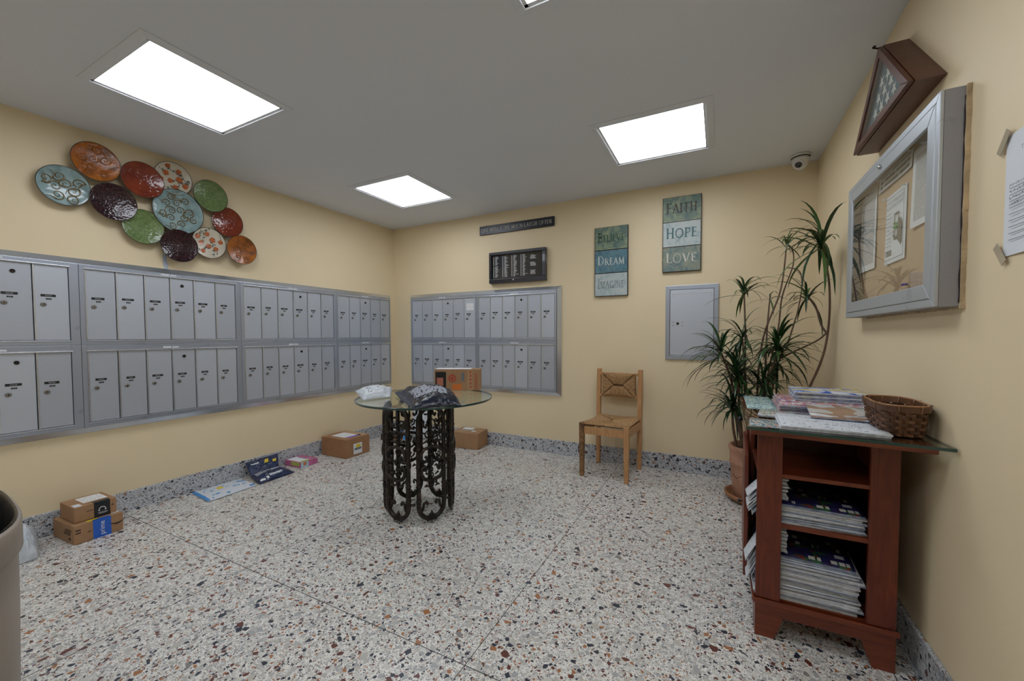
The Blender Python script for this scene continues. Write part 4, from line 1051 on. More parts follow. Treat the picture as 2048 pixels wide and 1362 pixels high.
# ================================================================== CHAIR
t = thing('rush_chair', 'pine chair with woven rush seat and back against the back wall', 'chair', (2.705, -0.302, 0), -0.075)
cw, cdp = 0.205, 0.225
def leg(x0, x1, y0, y1, z1, nm, mt, taper=True):
    m = MB()
    n = len(m.v)
    xc, yc = (x0+x1)/2, (y0+y1)/2; hw, hd = (x1-x0)/2, (y1-y0)/2
    zs = [0, 0.22, 0.40, z1]; k = [0.80, 0.95, 1, 1] if taper else [0.9, 1, 1, 1]
    for z, s in zip(zs, k):
        lean = 0.0 if y0 < 0 else 0.018*max(0, (z-0.42))/0.42
        for a, b in ((-1, -1), (1, -1), (1, 1), (-1, 1)): m.v.append(Vector((xc+a*hw*s, yc+b*hd*s+lean, z)))
    for i in range(3):
        for j in range(4): a = i*4+j; b = i*4+(j+1) % 4; m.face((a, b, b+4, a+4))
    m.face((3, 2, 1, 0)); m.face((12, 13, 14, 15))
    return m.build(nm, M[mt], t, bevel=0.004)
L1 = leg(-cw, -cw+0.042, -cdp, -cdp+0.036, 0.445, 'leg', 'pineworn'); L1['label'] = 'dark-worn front leg'
leg(cw-0.042, cw, -cdp, -cdp+0.036, 0.445, 'leg', 'pine')
leg(-cw+0.004, -cw+0.040, cdp-0.048, cdp-0.012, 0.862, 'leg', 'pine', False)
leg(cw-0.040, cw-0.004, cdp-0.048, cdp-0.012, 0.862, 'leg', 'pine', False)
m = MB(); m.box(-cw+0.042, cw-0.042, -cdp+0.008, -cdp+0.028, 0.355, 0.415); m.build('apron', M['pine'], t, bevel=0.002)
for s in (-1, 1):
    m = MB(); x = s*(cw-0.018); m.box(x-0.010, x+0.010, -cdp+0.036, cdp-0.048, 0.355, 0.415); m.build('apron', M['pine'], t, bevel=0.002)
m = MB(); m.box(-cw+0.04, cw-0.04, cdp-0.042, cdp-0.022, 0.36, 0.415); m.build('apron', M['pine'], t, bevel=0.002)
def rush(m, w_, h_, th, to3, cut=0.007):
    """cords over rectangle w x h; to3(x, y, lift) -> Vector"""
    hw, hh = w_/2, h_/2; s = min(hw, hh)*0.98; st = 0.0062
    def cord(p, q, jit):
        n = 5; pts = []
        for i in range(n+1):
            u = i/n; x = p[0]*(1-u)+q[0]*u; y = p[1]*(1-u)+q[1]*u
            lift = th*(0.55+0.45*math.sin(min(1, u*2.2)*PI/2)) - (0.006 if u > 0.9 else 0) - (th*0.8 if u == 0 else 0)
            pts.append(to3(x, y, lift+jit))
        m.tube(pts, 0.0036, 5, cap=False)
    k = int(w_/st)
    for i in range(k):
        x = -hw+(i+0.5)*w_/k; d = min(hw-abs(x), s)-cut
        j = rnd.uniform(0, 0.0015)
        cord((x, -hh-0.004), (x, -hh+d), j); cord((x, hh+0.004), (x, hh-d), j)
    k = int(h_/st)
    for i in range(k):
        y = -hh+(i+0.5)*h_/k; d = min(hh-abs(y), s)-cut*0.3
        j = rnd.uniform(0, 0.0015)-0.002
        cord((-hw-0.004, y), (-hw+d*1.0, y), j); cord((hw+0.004, y), (hw-d, y), j)
m = MB(); rush(m, 0.365, 0.405, 0.014, lambda x, y, l: Vector((x, y-0.004, 0.436+l)))
m.box(-0.180, 0.180, -0.20, 0.195, 0.425, 0.437, 1)
o = m.build('rush_seat', [M['rush'], M['basket']], t); 
m = MB()
rush(m, 0.285, 0.200, 0.012, lambda x, y, l: Vector((x, 0.184-l+0.0*(y), 0.722+y)))
rush(m, 0.285, 0.200, 0.012, lambda x, y, l: Vector((x, 0.206+l, 0.722+y)))
m.box(-0.139, 0.139, 0.186, 0.204, 0.626, 0.818, 1)
m.build('rush_backrest', [M['rush'], M['basket']], t)
for z in (0.612, 0.806):
    m = MB(); m.box(-cw+0.038, cw-0.038, 0.183, 0.207, z, z+0.024); m.build('back_rail', M['pine'], t, bevel=0.003)

# ================================================================== PLANT
PX, PY = 3.725, -0.450
t = thing('potted_dracaena', 'tall spiky dracaena in cracked terracotta pot in the back right corner', 'plant', (PX, PY, 0))
m = MB(); m.lathe([(0.11, 0.002), (0.135, 0.004), (0.172, 0.03), (0.178, 0.052), (0.165, 0.056), (0.155, 0.035), (0.12, 0.018), (0.0, 0.016)], 48); m.build('saucer', M['terra2'], t)
m = MB(); m.lathe([(0.105, 0.018), (0.118, 0.03), (0.135, 0.16), (0.141, 0.255), (0.147, 0.262), (0.147, 0.272), (0.141, 0.280), (0.146, 0.345), (0.154, 0.360), (0.154, 0.378), (0.144, 0.390), (0.130, 0.385), (0.126, 0.35), (0.0, 0.345)], 56)
m.build('pot', M['terra'], t)
m = MB(); m.lathe([(0.125, 0.340), (0.124, 0.352), (0.06, 0.358), (0, 0.360)], 32); m.build('soil', M['soil'], t)
m = MB(); pts = []
for i in range(12):
    a = math.radians(200+i*8); r_ = 0.1365; pts.append((r_*math.cos(a), r_*math.sin(a), 0.175+0.012*math.sin(i*1.7)+i*0.002))
m.tube(pts, 0.0018, 4); m.build('crack', M['crack'], t)
def leaf_mesh(el, L, seed, name='leaf'):
    m = MB(); n = 7; a = math.radians(el); x = 0; z = 0; pts = []
    rr = random.Random(seed); droop = rr.uniform(9, 15) if el > 15 else rr.uniform(6, 11)
    for i in range(n+1):
        pts.append((x, z, a)); x += L/n*math.cos(a); z += L/n*math.sin(a); a -= math.radians(droop*(0.5+i/n*1.3))
        a = max(a, math.radians(-86))
    tw = rr.uniform(-0.01, 0.01)
    for i, (x, z, a) in enumerate(pts):
        u = i/n; wd = 0.0085*(0.45+1.3*u if u < 0.4 else 1.0*(1-((u-0.4)/0.6)**2.2)+0.02)
        wd = 0.0093*min(1.0, 0.5+u*1.6)*(1-max(0, (u-0.45)/0.55)**1.8)+0.0004
        nx, nz = -math.sin(a), math.cos(a); dy = tw*u*u
        m.v += [Vector((x+nx*wd*0.3, dy-wd, z+nz*wd*0.3)), Vector((x, dy, z)), Vector((x+nx*wd*0.3, dy+wd, z+nz*wd*0.3))]
    for i in range(n):
        b = i*3
        for k in (0, 1): m.face((b+k, b+k+1, b+k+4, b+k+3), sm=True)
    ext = pts[-1][0]
    return m, ext, min(p[1] for p in pts), max(p[1] for p in pts)
LM = []
for el in (82, 68, 52, 36, 20, 2, -22, -48):
    for L in (0.20, 0.27, 0.33):
        m, ex, lo, hi = leaf_mesh(el, L, el*3+int(L*100))
        mm = m.mesh('leaf', M['leaf']); ml = m.mesh('leaf', M['leafl'])
        LM.append((el, L, mm, ml, ex, m))
# crowns: position, number of leaves, size, elevation bias
CR = [((4.030, -0.75, 1.700), 34, 1.00, 'r'), ((3.889, -0.50, 1.745), 13, 0.62, ''), ((3.658, -0.35, 1.480), 20, 0.85, ''), ((3.817, -0.35, 1.425), 9, 0.55, ''),
      ((3.985, -0.62, 1.400), 24, 0.85, ''), ((3.515, -0.50, 1.040), 46, 1.0, 'l'), ((3.615, -0.55, 0.900), 58, 1.0, ''), ((3.650, -0.38, 1.150), 34, 0.85, ''),
      ((3.842, -0.58, 1.075), 58, 1.0, ''), ((3.760, -0.62, 0.850), 50, 0.95, ''), ((3.590, -0.52, 0.660), 56, 0.9, ''), ((3.86, -0.42, 0.96), 34, 0.9, ''), ((3.63, -0.45, 0.78), 34, 0.9, '')]
rest = MB(); nleaf = 0
for ci, (c, n, sz, bias) in enumerate(CR):
    c = Vector(c)
    for i in range(n):
        for tr in range(14):
            e = rnd.choices(range(8), [1, 3, 4, 5, 5, 4, 3, 2])[0]
            el, L, mm, ml, ex, mb_ = LM[e*3+rnd.randrange(3)]
            s = sz*rnd.uniform(0.75, 1.1); az = rnd.uniform(0, 2*PI)
            if bias == 'l' and rnd.random() < 0.5: az = PI+rnd.uniform(-0.9, 0.9)
            tip = c+Vector((math.cos(az), math.sin(az), 0))*ex*s
            tip2 = c+Vector((math.cos(az), math.sin(az), 0))*ex*s*0.7
            lowz = c.z - L*s*0.7
            if tip.x > W-0.02 or tip.y > -0.03: continue
            if (tip.x > 3.56 and tip.y < -1.08): continue
            break
        else: continue
        base_ = c+Vector((0, 0, rnd.uniform(-0.05, 0.03)*sz))
        if nleaf < 300:
            o = bpy.data.objects.new('leaf', ml if rnd.random() < (0.35 if ci < 5 else 0.12) else mm); C.objects.link(o); o.parent = t
            o.location = base_-Vector((PX, PY, 0)); o.rotation_euler = (0, 0, az); o.scale = (s, s, s)
        else:
            R = Matrix.Translation(base_-Vector((PX, PY, 0))) @ Matrix.Rotation(az, 4, 'Z') @ Matrix.Scale(s, 4)
            k = len(rest.v); rest.v += [R @ v for v in mb_.v]
            for f in mb_.f: rest.face([q+k for q in f], sm=True)
        nleaf += 1
if rest.v:
    o = rest.build('foliage', M['leaf'], t); o['kind'] = 'stuff'
def stemp(pts, r0, r1):
    """smooth stem through points (world)"""
    P_ = [Vector(p)-Vector((PX, PY, 0)) for p in pts]; out = []
    Q = [P_[0]]+P_+[P_[-1]]
    for i in range(1, len(Q)-2):
        for k in range(6):
            u = k/6; a, b, c_, d = Q[i-1:i+3]
            out.append(0.5*((2*b)+(c_-a)*u+(2*a-5*b+4*c_-d)*u*u+(3*b-a-3*c_+d)*u**3))
    out.append(Q[-1])
    m = MB(); n = len(out); m.tube(out, [r0+(r1-r0)*i/(n-1) for i in range(n)], 7); m.build('stem', M['stem'], t)
B0 = [(3.66, -0.47, 0.35), (3.70, -0.44, 0.35), (3.75, -0.47, 0.35), (3.78, -0.42, 0.35), (3.72, -0.52, 0.35), (3.69, -0.40, 0.35), (3.80, -0.47, 0.35)]
stemp([B0[6], (3.93, -0.55, 0.62), (4.05, -0.62, 0.95), (4.09, -0.64, 1.18), (4.08, -0.70, 1.45), CR[0][0]], 0.008, 0.005)
stemp([(4.09, -0.64, 1.16), (4.06, -0.62, 1.22), (4.03, -0.61, 1.34), CR[4][0]], 0.006, 0.005)
stemp([(3.83, -0.5, 0.98), (3.93, -0.56, 1.05), (4.04, -0.60, 1.12), (4.085, -0.63, 1.17)], 0.005, 0.005)
stemp([B0[2], (3.74, -0.5, 0.8), (3.77, -0.5, 1.15), (3.86, -0.5, 1.45), CR[1][0]], 0.008, 0.004)
stemp([B0[3], (3.80, -0.45, 0.85), (3.86, -0.42, 1.2), (3.88, -0.42, 1.42), (3.93, -0.48, 1.62), (3.92, -0.5, 1.74)], 0.0065, 0.003)
stemp([B0[5], (3.67, -0.40, 0.8), (3.67, -0.36, 1.15), CR[2][0]], 0.009, 0.005)
stemp([B0[3], (3.79, -0.42, 0.9), (3.80, -0.38, 1.2), CR[3][0]], 0.008, 0.004)
stemp([B0[0], (3.62, -0.48, 0.62), (3.58, -0.49, 0.85), CR[5][0]], 0.010, 0.007)
stemp([B0[0], (3.64, -0.5, 0.6), CR[6][0]], 0.011, 0.008)
stemp([B0[1], (3.68, -0.42, 0.75), CR[7][0]], 0.010, 0.006)
stemp([B0[2], (3.78, -0.52, 0.72), CR[8][0]], 0.011, 0.007)
stemp([B0[4], (3.75, -0.58, 0.6), CR[9][0]], 0.010, 0.007)
stemp([(3.63, -0.50, 0.35), (3.60, -0.52, 0.5), CR[10][0]], 0.010, 0.007)
stemp([(3.645, -0.51, 0.35), (3.655, -0.53, 0.45)], 0.006, 0.004)
stemp([B0[3], (3.82, -0.43, 0.7), CR[11][0]], 0.009, 0.006)
stemp([(3.96, -0.46, 1.30), (3.985, -0.44, 1.47), (3.97, -0.44, 1.58), (3.90, -0.44, 1.61)], 0.004, 0.003)
stemp([(3.90, -0.45, 1.05), (3.96, -0.46, 1.30)], 0.006, 0.004)

# ================================================================== CABINET
CX0, CX1, CY0, CY1 = 3.640, 4.052, -1.905, -1.130
t = thing('kitchen_cabinet', 'mahogany cabinet with open end shelves beside right wall', 'cabinet', ((CX0+CX1)/2, (CY0+CY1)/2, 0))
ox, oy = (CX0+CX1)/2, (CY0+CY1)/2
def cb(nm, x0, x1, y0, y1, z0, z1, mt, bev=0.0015, par=None):
    m = MB(); m.box(x0-ox, x1-ox, y0-oy, y1-oy, z0, z1); return m.build(nm, M[mt], par or t, bevel=bev)
cb('corner_post', CX0, CX0+0.080, CY0, CY0+0.020, 0.150, 0.789, 'mahog')
cb('corner_post', CX1-0.078, CX1, CY0, CY0+0.020, 0.150, 0.789, 'mahog')
cb('side_panel', CX1-0.018, CX1, CY0+0.020, CY1, 0.150, 0.789, 'mahog')
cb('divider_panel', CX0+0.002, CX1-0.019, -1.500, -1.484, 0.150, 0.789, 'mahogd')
cb('side_panel', CX0+0.002, CX1-0.019, CY1-0.018, CY1, 0.150, 0.789, 'mahog')
cb('shelf', CX0+0.003, CX1-0.0185, CY0+0.004, -1.501, 0.623, 0.638, 'mahogh')
cb('shelf', CX0+0.003, CX1-0.0185, CY0+0.004, -1.501, 0.432, 0.447, 'mahogh')
cb('base_panel', CX0, CX1-0.0185, CY0+0.0205, CY1-0.019, 0.135, 0.1495, 'mahogh')
m = MB()
for y in (-1.55, -1.60): pass
cb('front_stile', CX0-0.002, CX0+0.016, -1.552, -1.484, 0.150, 0.789, 'mahog')
# end apron with bracket feet (faces the camera)
def apron(nm, L, R):
    m = MB(); f = 0.062
    prof = [(0, 0), (f, 0), (f+0.030, 0.088), (L-f-0.030, 0.088), (L-f, 0), (L, 0), (L, 0.134), (0, 0.134)]
    n = len(m.v)
    # split in convex pieces
    for poly in ([(0, 0), (f, 0), (f+0.030, 0.088), (0, 0.088)], [(0, 0.088), (L, 0.088), (L, 0.134), (0, 0.134)], [(L-f, 0), (L, 0), (L, 0.088), (L-f-0.030, 0.088)]):
        m.prism(poly, 0, 0.018, 0, R)
    o = m.build(nm, M['mahogh'], t, clean=True)
    return o
apron('plinth', CX1-CX0, Matrix.Translation((CX0-ox, CY0-oy, 0)))
apron('plinth', CY1-CY0-0.04, Matrix.Translation((CX0-ox, CY1-oy-0.02, 0)) @ Matrix.Rotation(-R90, 4, 'Z'))
apron('plinth', CX1-CX0, Matrix.Translation((CX0-ox, CY1-oy-0.018, 0)))
cb('plinth_moulding', CX0-0.008, CX1+0.008, CY0-0.010, CY0-0.0005, 0.130, 0.150, 'mahogh', 0.003)
cb('plinth_moulding', CX0-0.010, CX0-0.0005, CY0, CY1, 0.130, 0.150, 'mahogh', 0.003)
m = MB(); zt0, zt1 = 0.790, 0.813
poly = [(3.612, -1.955), (4.108, -2.005), (4.108, -1.090), (3.612, -1.105)]
for z in (zt0, zt1): m.v += [Vector((x-ox, y-oy, z)) for x, y in poly]
m.face((3, 2, 1, 0)); m.face((4, 5, 6, 7))
for i in range(4): j = (i+1) % 4; m.face((i, j, j+4, i+4))
m.build('wooden_top', M['mahogh'], t, bevel=0.003)
# far bay: drawer fronts and doors on the room-facing side
cb('drawer', CX0-0.014, CX0, -1.478, CY1-0.004, 0.680, 0.785, 'mahog', 0.002)
dr = [o for o in t.children if o.name.startswith('drawer')][0]
def knob(par, x, y, z, mt='rubber'):
    m = MB(); m.lathe([(0.004, 0), (0.004, 0.012), (0.011, 0.018), (0.013, 0.025), (0.009, 0.032), (0, 0.033)], 14, 0, Matrix.Translation((x-ox, y-oy, z)) @ Matrix.Rotation(-R90, 4, 'Y'))
    m.build('knob', M[mt], par)
knob(dr, CX0-0.014, -1.36, 0.735, 'navyboard')
m = MB(); m.box(-0.014, 0, -0.470, 0, 0.0, 0.505)
dr2 = m.build('door', M['mahog'], t, bevel=0.002, loc=(CX0-0.006-ox, -1.318-oy, 0.160)); dr2.rotation_euler = (0, 0, -0.035)
m = MB(); m.lathe([(0.004, 0), (0.004, 0.012), (0.011, 0.018), (0.013, 0.025), (0.009, 0.032), (0, 0.033)], 14, 0, Matrix.Translation((-0.014, -0.150, 0.196)) @ Matrix.Rotation(-R90, 4, 'Y') @ Matrix.Scale(0.7, 4))
m.build('knob', M['rubber'], dr2)
# glass sheet on top
t2 = thing('glass_sheet', 'clear glass sheet lying on the mahogany cabinet top', 'glass', (3.86, -1.55, 0.8135))
m = MB(); poly = [(3.595, -1.985), (4.128, -2.055), (4.128, -1.060), (3.598, -1.070)]
for z in (0.0, 0.010): m.v += [Vector((x-3.86, y+1.55, z)) for x, y in poly]
m.face((3, 2, 1, 0)); m.face((4, 5, 6, 7)); m.build('pane', M['tglass'], t2)
m = MB()
for z in (0.0, 0.010): m.v += [Vector((x-3.86, y+1.55, z)) for x, y in poly]
for i in range(4): j = (i+1) % 4; m.face((i, j, j+4, i+4))
m.build('polished_edge', M['gedge'], t2)
GZ = 0.8237
# newspapers ------------------------------------------------------------------
pap = print_mat('flyer_print', bg=(0.62, 0.66, 0.70), ink=(0.05, 0.07, 0.13), rows=40, wscale=30, fill=0.22, mu=0.04, mv=0.03)
cov1 = cover_mat('cover_night', [(0.02, 0.01, 0.05), (0.03, 0.02, 0.10), (0.02, 0.03, 0.14), (0.02, 0.015, 0.07), (0.03, 0.12, 0.05), (0.25, 0.02, 0.03)], 5.0, True, 0.3, 1.3, 5)
cov2 = cover_mat('cover_orange', [(0.10, 0.16, 0.30), (0.60, 0.60, 0.62), (0.55, 0.17, 0.10), (0.20, 0.12, 0.35), (0.62, 0.30, 0.16)], 9.0, True, 0.3, 4.1, 5)
cov3 = cover_mat('cover_grey', [(0.25, 0.27, 0.29), (0.50, 0.50, 0.48), (0.36, 0.22, 0.14), (0.62, 0.64, 0.66), (0.16, 0.20, 0.22)], 1.3, False, 0.3, 2.6)
edgep = plain('page_edges', (0.50, 0.52, 0.57), 0.75, var=0.25, vscale=70, rvar=0.25)
edged = plain('page_edges_blue', (0.20, 0.24, 0.34), 0.7, var=0.5, vscale=40, rvar=0.5)
def paper_mesh(w_, d_, th, seed, sag=0.0, top=0, nm='pages'):
    rr = random.Random(seed); m = MB(); n = 8
    def f(u, v, k):
        x = (u-0.5)*w_; y = (v-0.5)*d_
        z = sag*(2*u-1)**2 + 0.0004*math.sin(u*5)*v
        return Vector((x+rr.uniform(-0.0006, 0.0006), y+rr.uniform(-0.0006, 0.0006), z+(th if k else 0)))
    m.grid(lambda u, v: f(u, v, 1), n, 3, 1)
    k = len(m.v)
    m.grid(lambda u, v: f(u, v, 0), n, 3, 0)
    N = n+1
    for i in range(n):
        m.face((i, i+k, i+1+k, i+1), 0); a = 3*N+i; m.face((a+1, a+1+k, a+k, a), 0)
    for j in range(3):
        a, b = j*N, (j+1)*N; m.face((b, b+k, a+k, a), 0); a, b = j*N+n, (j+1)*N+n; m.face((a, a+k, b+k, b), 0)
    return m
news = [paper_mesh(0.315, 0.265, th, s).mesh('newspaper', [edgep if s % 3 else edged, pap]) for s, th in enumerate((0.0045, 0.0060, 0.0070, 0.0050, 0.0062))]
topm = [paper_mesh(0.315, 0.265, 0.008, 11).mesh('newspaper', [edgep, cov1]), paper_mesh(0.315, 0.265, 0.008, 17).mesh('newspaper', [edged, cov1])]
ths = (0.0045, 0.0060, 0.0070, 0.0050, 0.0062)
def stack(z0, z1, lab, labtop, group, seed, xoff=0.0):
    rr = random.Random(seed); z = z0+0.0005; i = 0
    while z < z1:
        k = rr.randrange(5); last = z+ths[k]+0.010 > z1
        me = topm[seed % 2] if last else news[k]
        o = bpy.data.objects.new('newspaper', me); C.objects.link(o)
        fan = (z-z0)/(z1-z0)
        o.location = (3.800+xoff+rr.uniform(-0.012, 0.016)+0.012*fan, -1.742+rr.uniform(-0.012, 0.004), z)
        o.rotation_euler = (0, 0, rr.uniform(-0.03, 0.03)-0.05*fan)
        tag(o, labtop if last else lab, 'newspaper', group)
        if last: break
        z += ths[k]+0.0018; i += 1
    return z
stack(0.447, 0.522, 'folded newspaper in the middle shelf stack of the mahogany cabinet', 'dark-covered magazine on top of the middle shelf stack', 'newspapers on the middle shelf', 3, 0.01)
stack(0.1495, 0.318, 'folded newspaper in the bottom shelf stack of the mahogany cabinet', 'dark-covered magazine on top of the bottom shelf stack', 'newspapers on the bottom shelf', 5, 0.0)
# rumpled papers spilling from the room side of the shelves
ru = random.Random(21)
for grp, z0, z1, n, sh, dr_ in (('rumpled papers spilling from the middle shelf', 0.5275, 0.618, 13, 'middle', 0.085), ('rumpled papers spilling from the bottom shelf', 0.327, 0.426, 14, 'bottom', 0.150)):
    for i in range(n):
        m = MB(); w_ = 0.125+ru.uniform(-0.012, 0.012); d_ = 0.085
        f = lambda a, b, k: Vector(((a-1)*w_, (b-0.5)*d_, 0.0016*math.sin(a*9)+0.0016*math.sin(b*9)+0.0028*k - dr_*max(0, 0.62-a)**1.3*1.7))
        m.grid(lambda a, b: f(a, b, 1), 12, 6, 1); k = len(m.v); m.grid(lambda a, b: f(a, b, 0), 12, 6, 0)
        for q in range(12): m.face((q, q+k, q+1+k, q+1), 0); a = 6*13+q; m.face((a+1, a+1+k, a+k, a), 0)
        for q in range(6): m.face(((q+1)*13, (q+1)*13+k, q*13+k, q*13), 0); m.face((q*13+12, q*13+12+k, (q+1)*13+12+k, (q+1)*13+12), 0)
        o = m.build('rumpled_paper', [M['blank'] if i % 2 else edged, pap], None)
        o.location = (3.742+ru.uniform(-0.004, 0.004), -1.834+ru.uniform(-0.004, 0.004), z0+0.003+(z1-z0)*i/n)
        o.rotation_euler = (0, 0, ru.uniform(-0.03, 0.03))
        tag(o, 'drooping newspaper section sticking out of cabinet front, %s shelf' % sh, 'newspaper', grp)
# papers on top of the glass ---------------------------------------------------
def sheet(name, label, x, y, z, rz, w_, d_, th, mats, seed, sag=0.0, cat='magazine', group=None, tilt=0.0):
    m = paper_mesh(w_, d_, th, seed, sag)
    o = m.build(name, mats, None); o.location = (x, y, z); o.rotation_euler = (tilt, 0, rz)
    return tag(o, label, cat, group)
g = 'papers lying on the cabinet glass'
news2 = print_mat('puzzle_page', bg=(0.64, 0.68, 0.73), ink=(0.10, 0.11, 0.15), rows=17, wscale=26, fill=0.22, mu=0.03, mv=0.04, seed=5)
sheet('flyer', 'small flyer with little photos at the near left glass corner', 3.665, -1.890, GZ, -0.06, 0.105, 0.150, 0.002, [edgep, cover_mat('cover_photos', [(0.55, 0.20, 0.12), (0.60, 0.62, 0.60), (0.05, 0.14, 0.16), (0.15, 0.30, 0.34)], 7, False, 0.3, 0.4)], 2, cat='flyer', group=g)
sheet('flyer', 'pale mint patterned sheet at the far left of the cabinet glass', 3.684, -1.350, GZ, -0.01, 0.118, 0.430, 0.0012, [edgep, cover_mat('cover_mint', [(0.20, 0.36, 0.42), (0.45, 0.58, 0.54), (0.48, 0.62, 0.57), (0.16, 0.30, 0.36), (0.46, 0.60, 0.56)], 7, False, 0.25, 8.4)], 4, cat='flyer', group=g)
sheet('flyer', 'green and red striped flyer on glass left of the newspapers', 3.725, -1.660, GZ, -0.12, 0.13, 0.16, 0.004, [edgep, cover_mat('cover_stripe', [(0.60, 0.62, 0.62), (0.10, 0.28, 0.12), (0.58, 0.60, 0.62), (0.45, 0.10, 0.08)], 8, True, 0.3, 3.4, 3)], 3, cat='flyer', group=g)
for i in range(2):
    sheet('newspaper', ['lower newspaper of the front pile on the cabinet glass', 'puzzle-page newspaper on top of the front pile, nearest camera'][i],
          3.856+0.004*i, -1.847-0.003*i, GZ+0.0006+0.0068*i, -0.035-0.012*i, 0.300, 0.275, 0.0055, [edgep, news2], 30, cat='newspaper', group=g)
zc = GZ+0.0006
for i in range(5):
    sheet('magazine', ['lowest magazine of the colourful pile on cabinet glass', 'second magazine from the bottom of the colourful pile', 'third magazine of the colourful pile', 'fourth magazine of the colourful pile', 'orange and purple magazine topping the colourful pile'][i],
          3.915+ru.uniform(-0.006, 0.006), -1.430+ru.uniform(-0.005, 0.005), zc, -0.04+ru.uniform(-0.02, 0.02), 0.335, 0.380, 0.0056, [edged if i % 2 else edgep, cov2], 50, group=g)
    zc += 0.0070
sheet('magazine', 'glossy grey and white magazine sloping between puzzle page and colourful pile', 3.940, -1.703, GZ+0.0272, -0.06, 0.225, 0.190, 0.0045, [edged, cov3], 50, group=g, tilt=0.125)
cov4 = cover_mat('cover_bluewhite', [(0.60, 0.66, 0.74), (0.02, 0.10, 0.45), (0.60, 0.66, 0.74), (0.70, 0.55, 0.02), (0.05, 0.16, 0.55)], 2.2, True, 0.3, 6.2, 16)
for i in range(5):
    sheet('magazine', ['lowest booklet of the rear pile on cabinet glass', 'second booklet of the rear pile', 'third booklet of the rear pile', 'fourth booklet of the rear pile', 'blue, white and yellow booklet topping the rear pile'][i],
          3.955+ru.uniform(-0.004, 0.004), -1.345+ru.uniform(-0.004, 0.004), zc, -0.03+ru.uniform(-0.02, 0.02), 0.275, 0.240, 0.0066, [edged if i % 2 else edgep, cov4], 50, group=g)
    zc += 0.0080
# basket ------------------------------------------------------------------------
bx, by = 4.052, -1.830
t = thing('wicker_basket', 'small brown woven basket on the cabinet glass beside the wall', 'basket', (bx, by, GZ+0.0002), -0.03)
hbk = 0.104
def bk(z, a, off=0.0, wob=0.0):
    k = z/hbk; sx = 0.056+0.012*k; sy = 0.118+0.014*k; p = 3.2
    c, s = math.cos(a), math.sin(a); d = (abs(c)**p+abs(s)**p)**(-1/p)
    return Vector((c*d*(sx+off), s*d*(sy+off), z))
nst = 26
for i in range(nst):
    a = 2*PI*(i+0.5)/nst; m = MB(); da = 0.085
    for k, z in enumerate((0.004, 0.035, 0.065, 0.092)):
        for s in (-1, 1): m.v.append(bk(z, a+s*da, 0.0))
        for s in (-1, 1): m.v.append(bk(z, a+s*da, -0.0025))
    for k in range(3):
        b = k*4; m.face((b, b+1, b+5, b+4)); m.face((b+3, b+2, b+6, b+7)); m.face((b+1, b+3, b+7, b+5)); m.face((b+2, b, b+4, b+6))
    m.build('upright_reed', M['basket'], t)
for r in range(8):
    z = 0.008+r*0.0112; m = MB(); n = nst*2; h = 0.0047
    for j in range(n):
        a = 2*PI*j/n; of = 0.0042 if ((j//2+r) % 2 == 0) else -0.0042
        of = of if j % 2 else of
        for zz, o_ in ((z-h, of+0.0012), (z+h, of+0.0012), (z+h, of-0.0012), (z-h, of-0.0012)): m.v.append(bk(min(hbk, max(0, zz)), a, o_))
    for j in range(n):
        b, c = j*4, ((j+1) % n)*4
        for q in range(4): m.face((b+q, c+q, c+(q+1) % 4, b+(q+1) % 4), sm=False)
    m.build('woven_reed', M['basket'], t)
m = MB(); n = 48
for j in range(n):
    a = 2*PI*j/n
    for zz, o_ in ((0.084, 0.0085), (0.103, 0.0085), (0.103, 0.0050), (0.084, 0.0050)): m.v.append(bk(zz, a, o_))
for j in range(n):
    b, c = j*4, ((j+1) % n)*4
    for q in range(4): m.face((b+q, c+q, c+(q+1) % 4, b+(q+1) % 4))
m.build('rim_band', M['basket'], t, clean=True)
m = MB()
for j in range(n):
    a = 2*PI*j/n
    for zz, o_ in ((0.084, -0.006), (0.102, -0.006), (0.102, -0.009), (0.084, -0.009)): m.v.append(bk(zz, a, o_))
for j in range(n):
    b, c = j*4, ((j+1) % n)*4
    for q in range(4): m.face((b+q, c+q, c+(q+1) % 4, b+(q+1) % 4))
m.build('rim_band', M['basket'], t, clean=True)
m = MB()
for k in range(9):
    a = 2*PI*(k+0.3)/9; m.tube([bk(0.082, a, 0.010), bk(0.105, a, 0.010), bk(0.106, a, -0.010), bk(0.082, a, -0.010)], 0.0013, 5)
m.build('binding', M['basketl'], t)
m = MB(); pts = [bk(0.104, 2*PI*j/40, 0.0) for j in range(40)]; m.tube(pts, 0.0035, 6, closed=True); m.build('rim_cord', M['basketl'], t)
m = MB(); q = [bk(0.003, 2*PI*j/40, -0.003) for j in range(40)]; q2 = [v+Vector((0, 0, 0.003)) for v in q]; m.v += q+q2
m.face(list(range(40))[::-1]); m.face(list(range(40, 80)))
for j in range(40): m.face((j, (j+1) % 40, 40+(j+1) % 40, 40+j))
m.build('base', M['basket'], t)

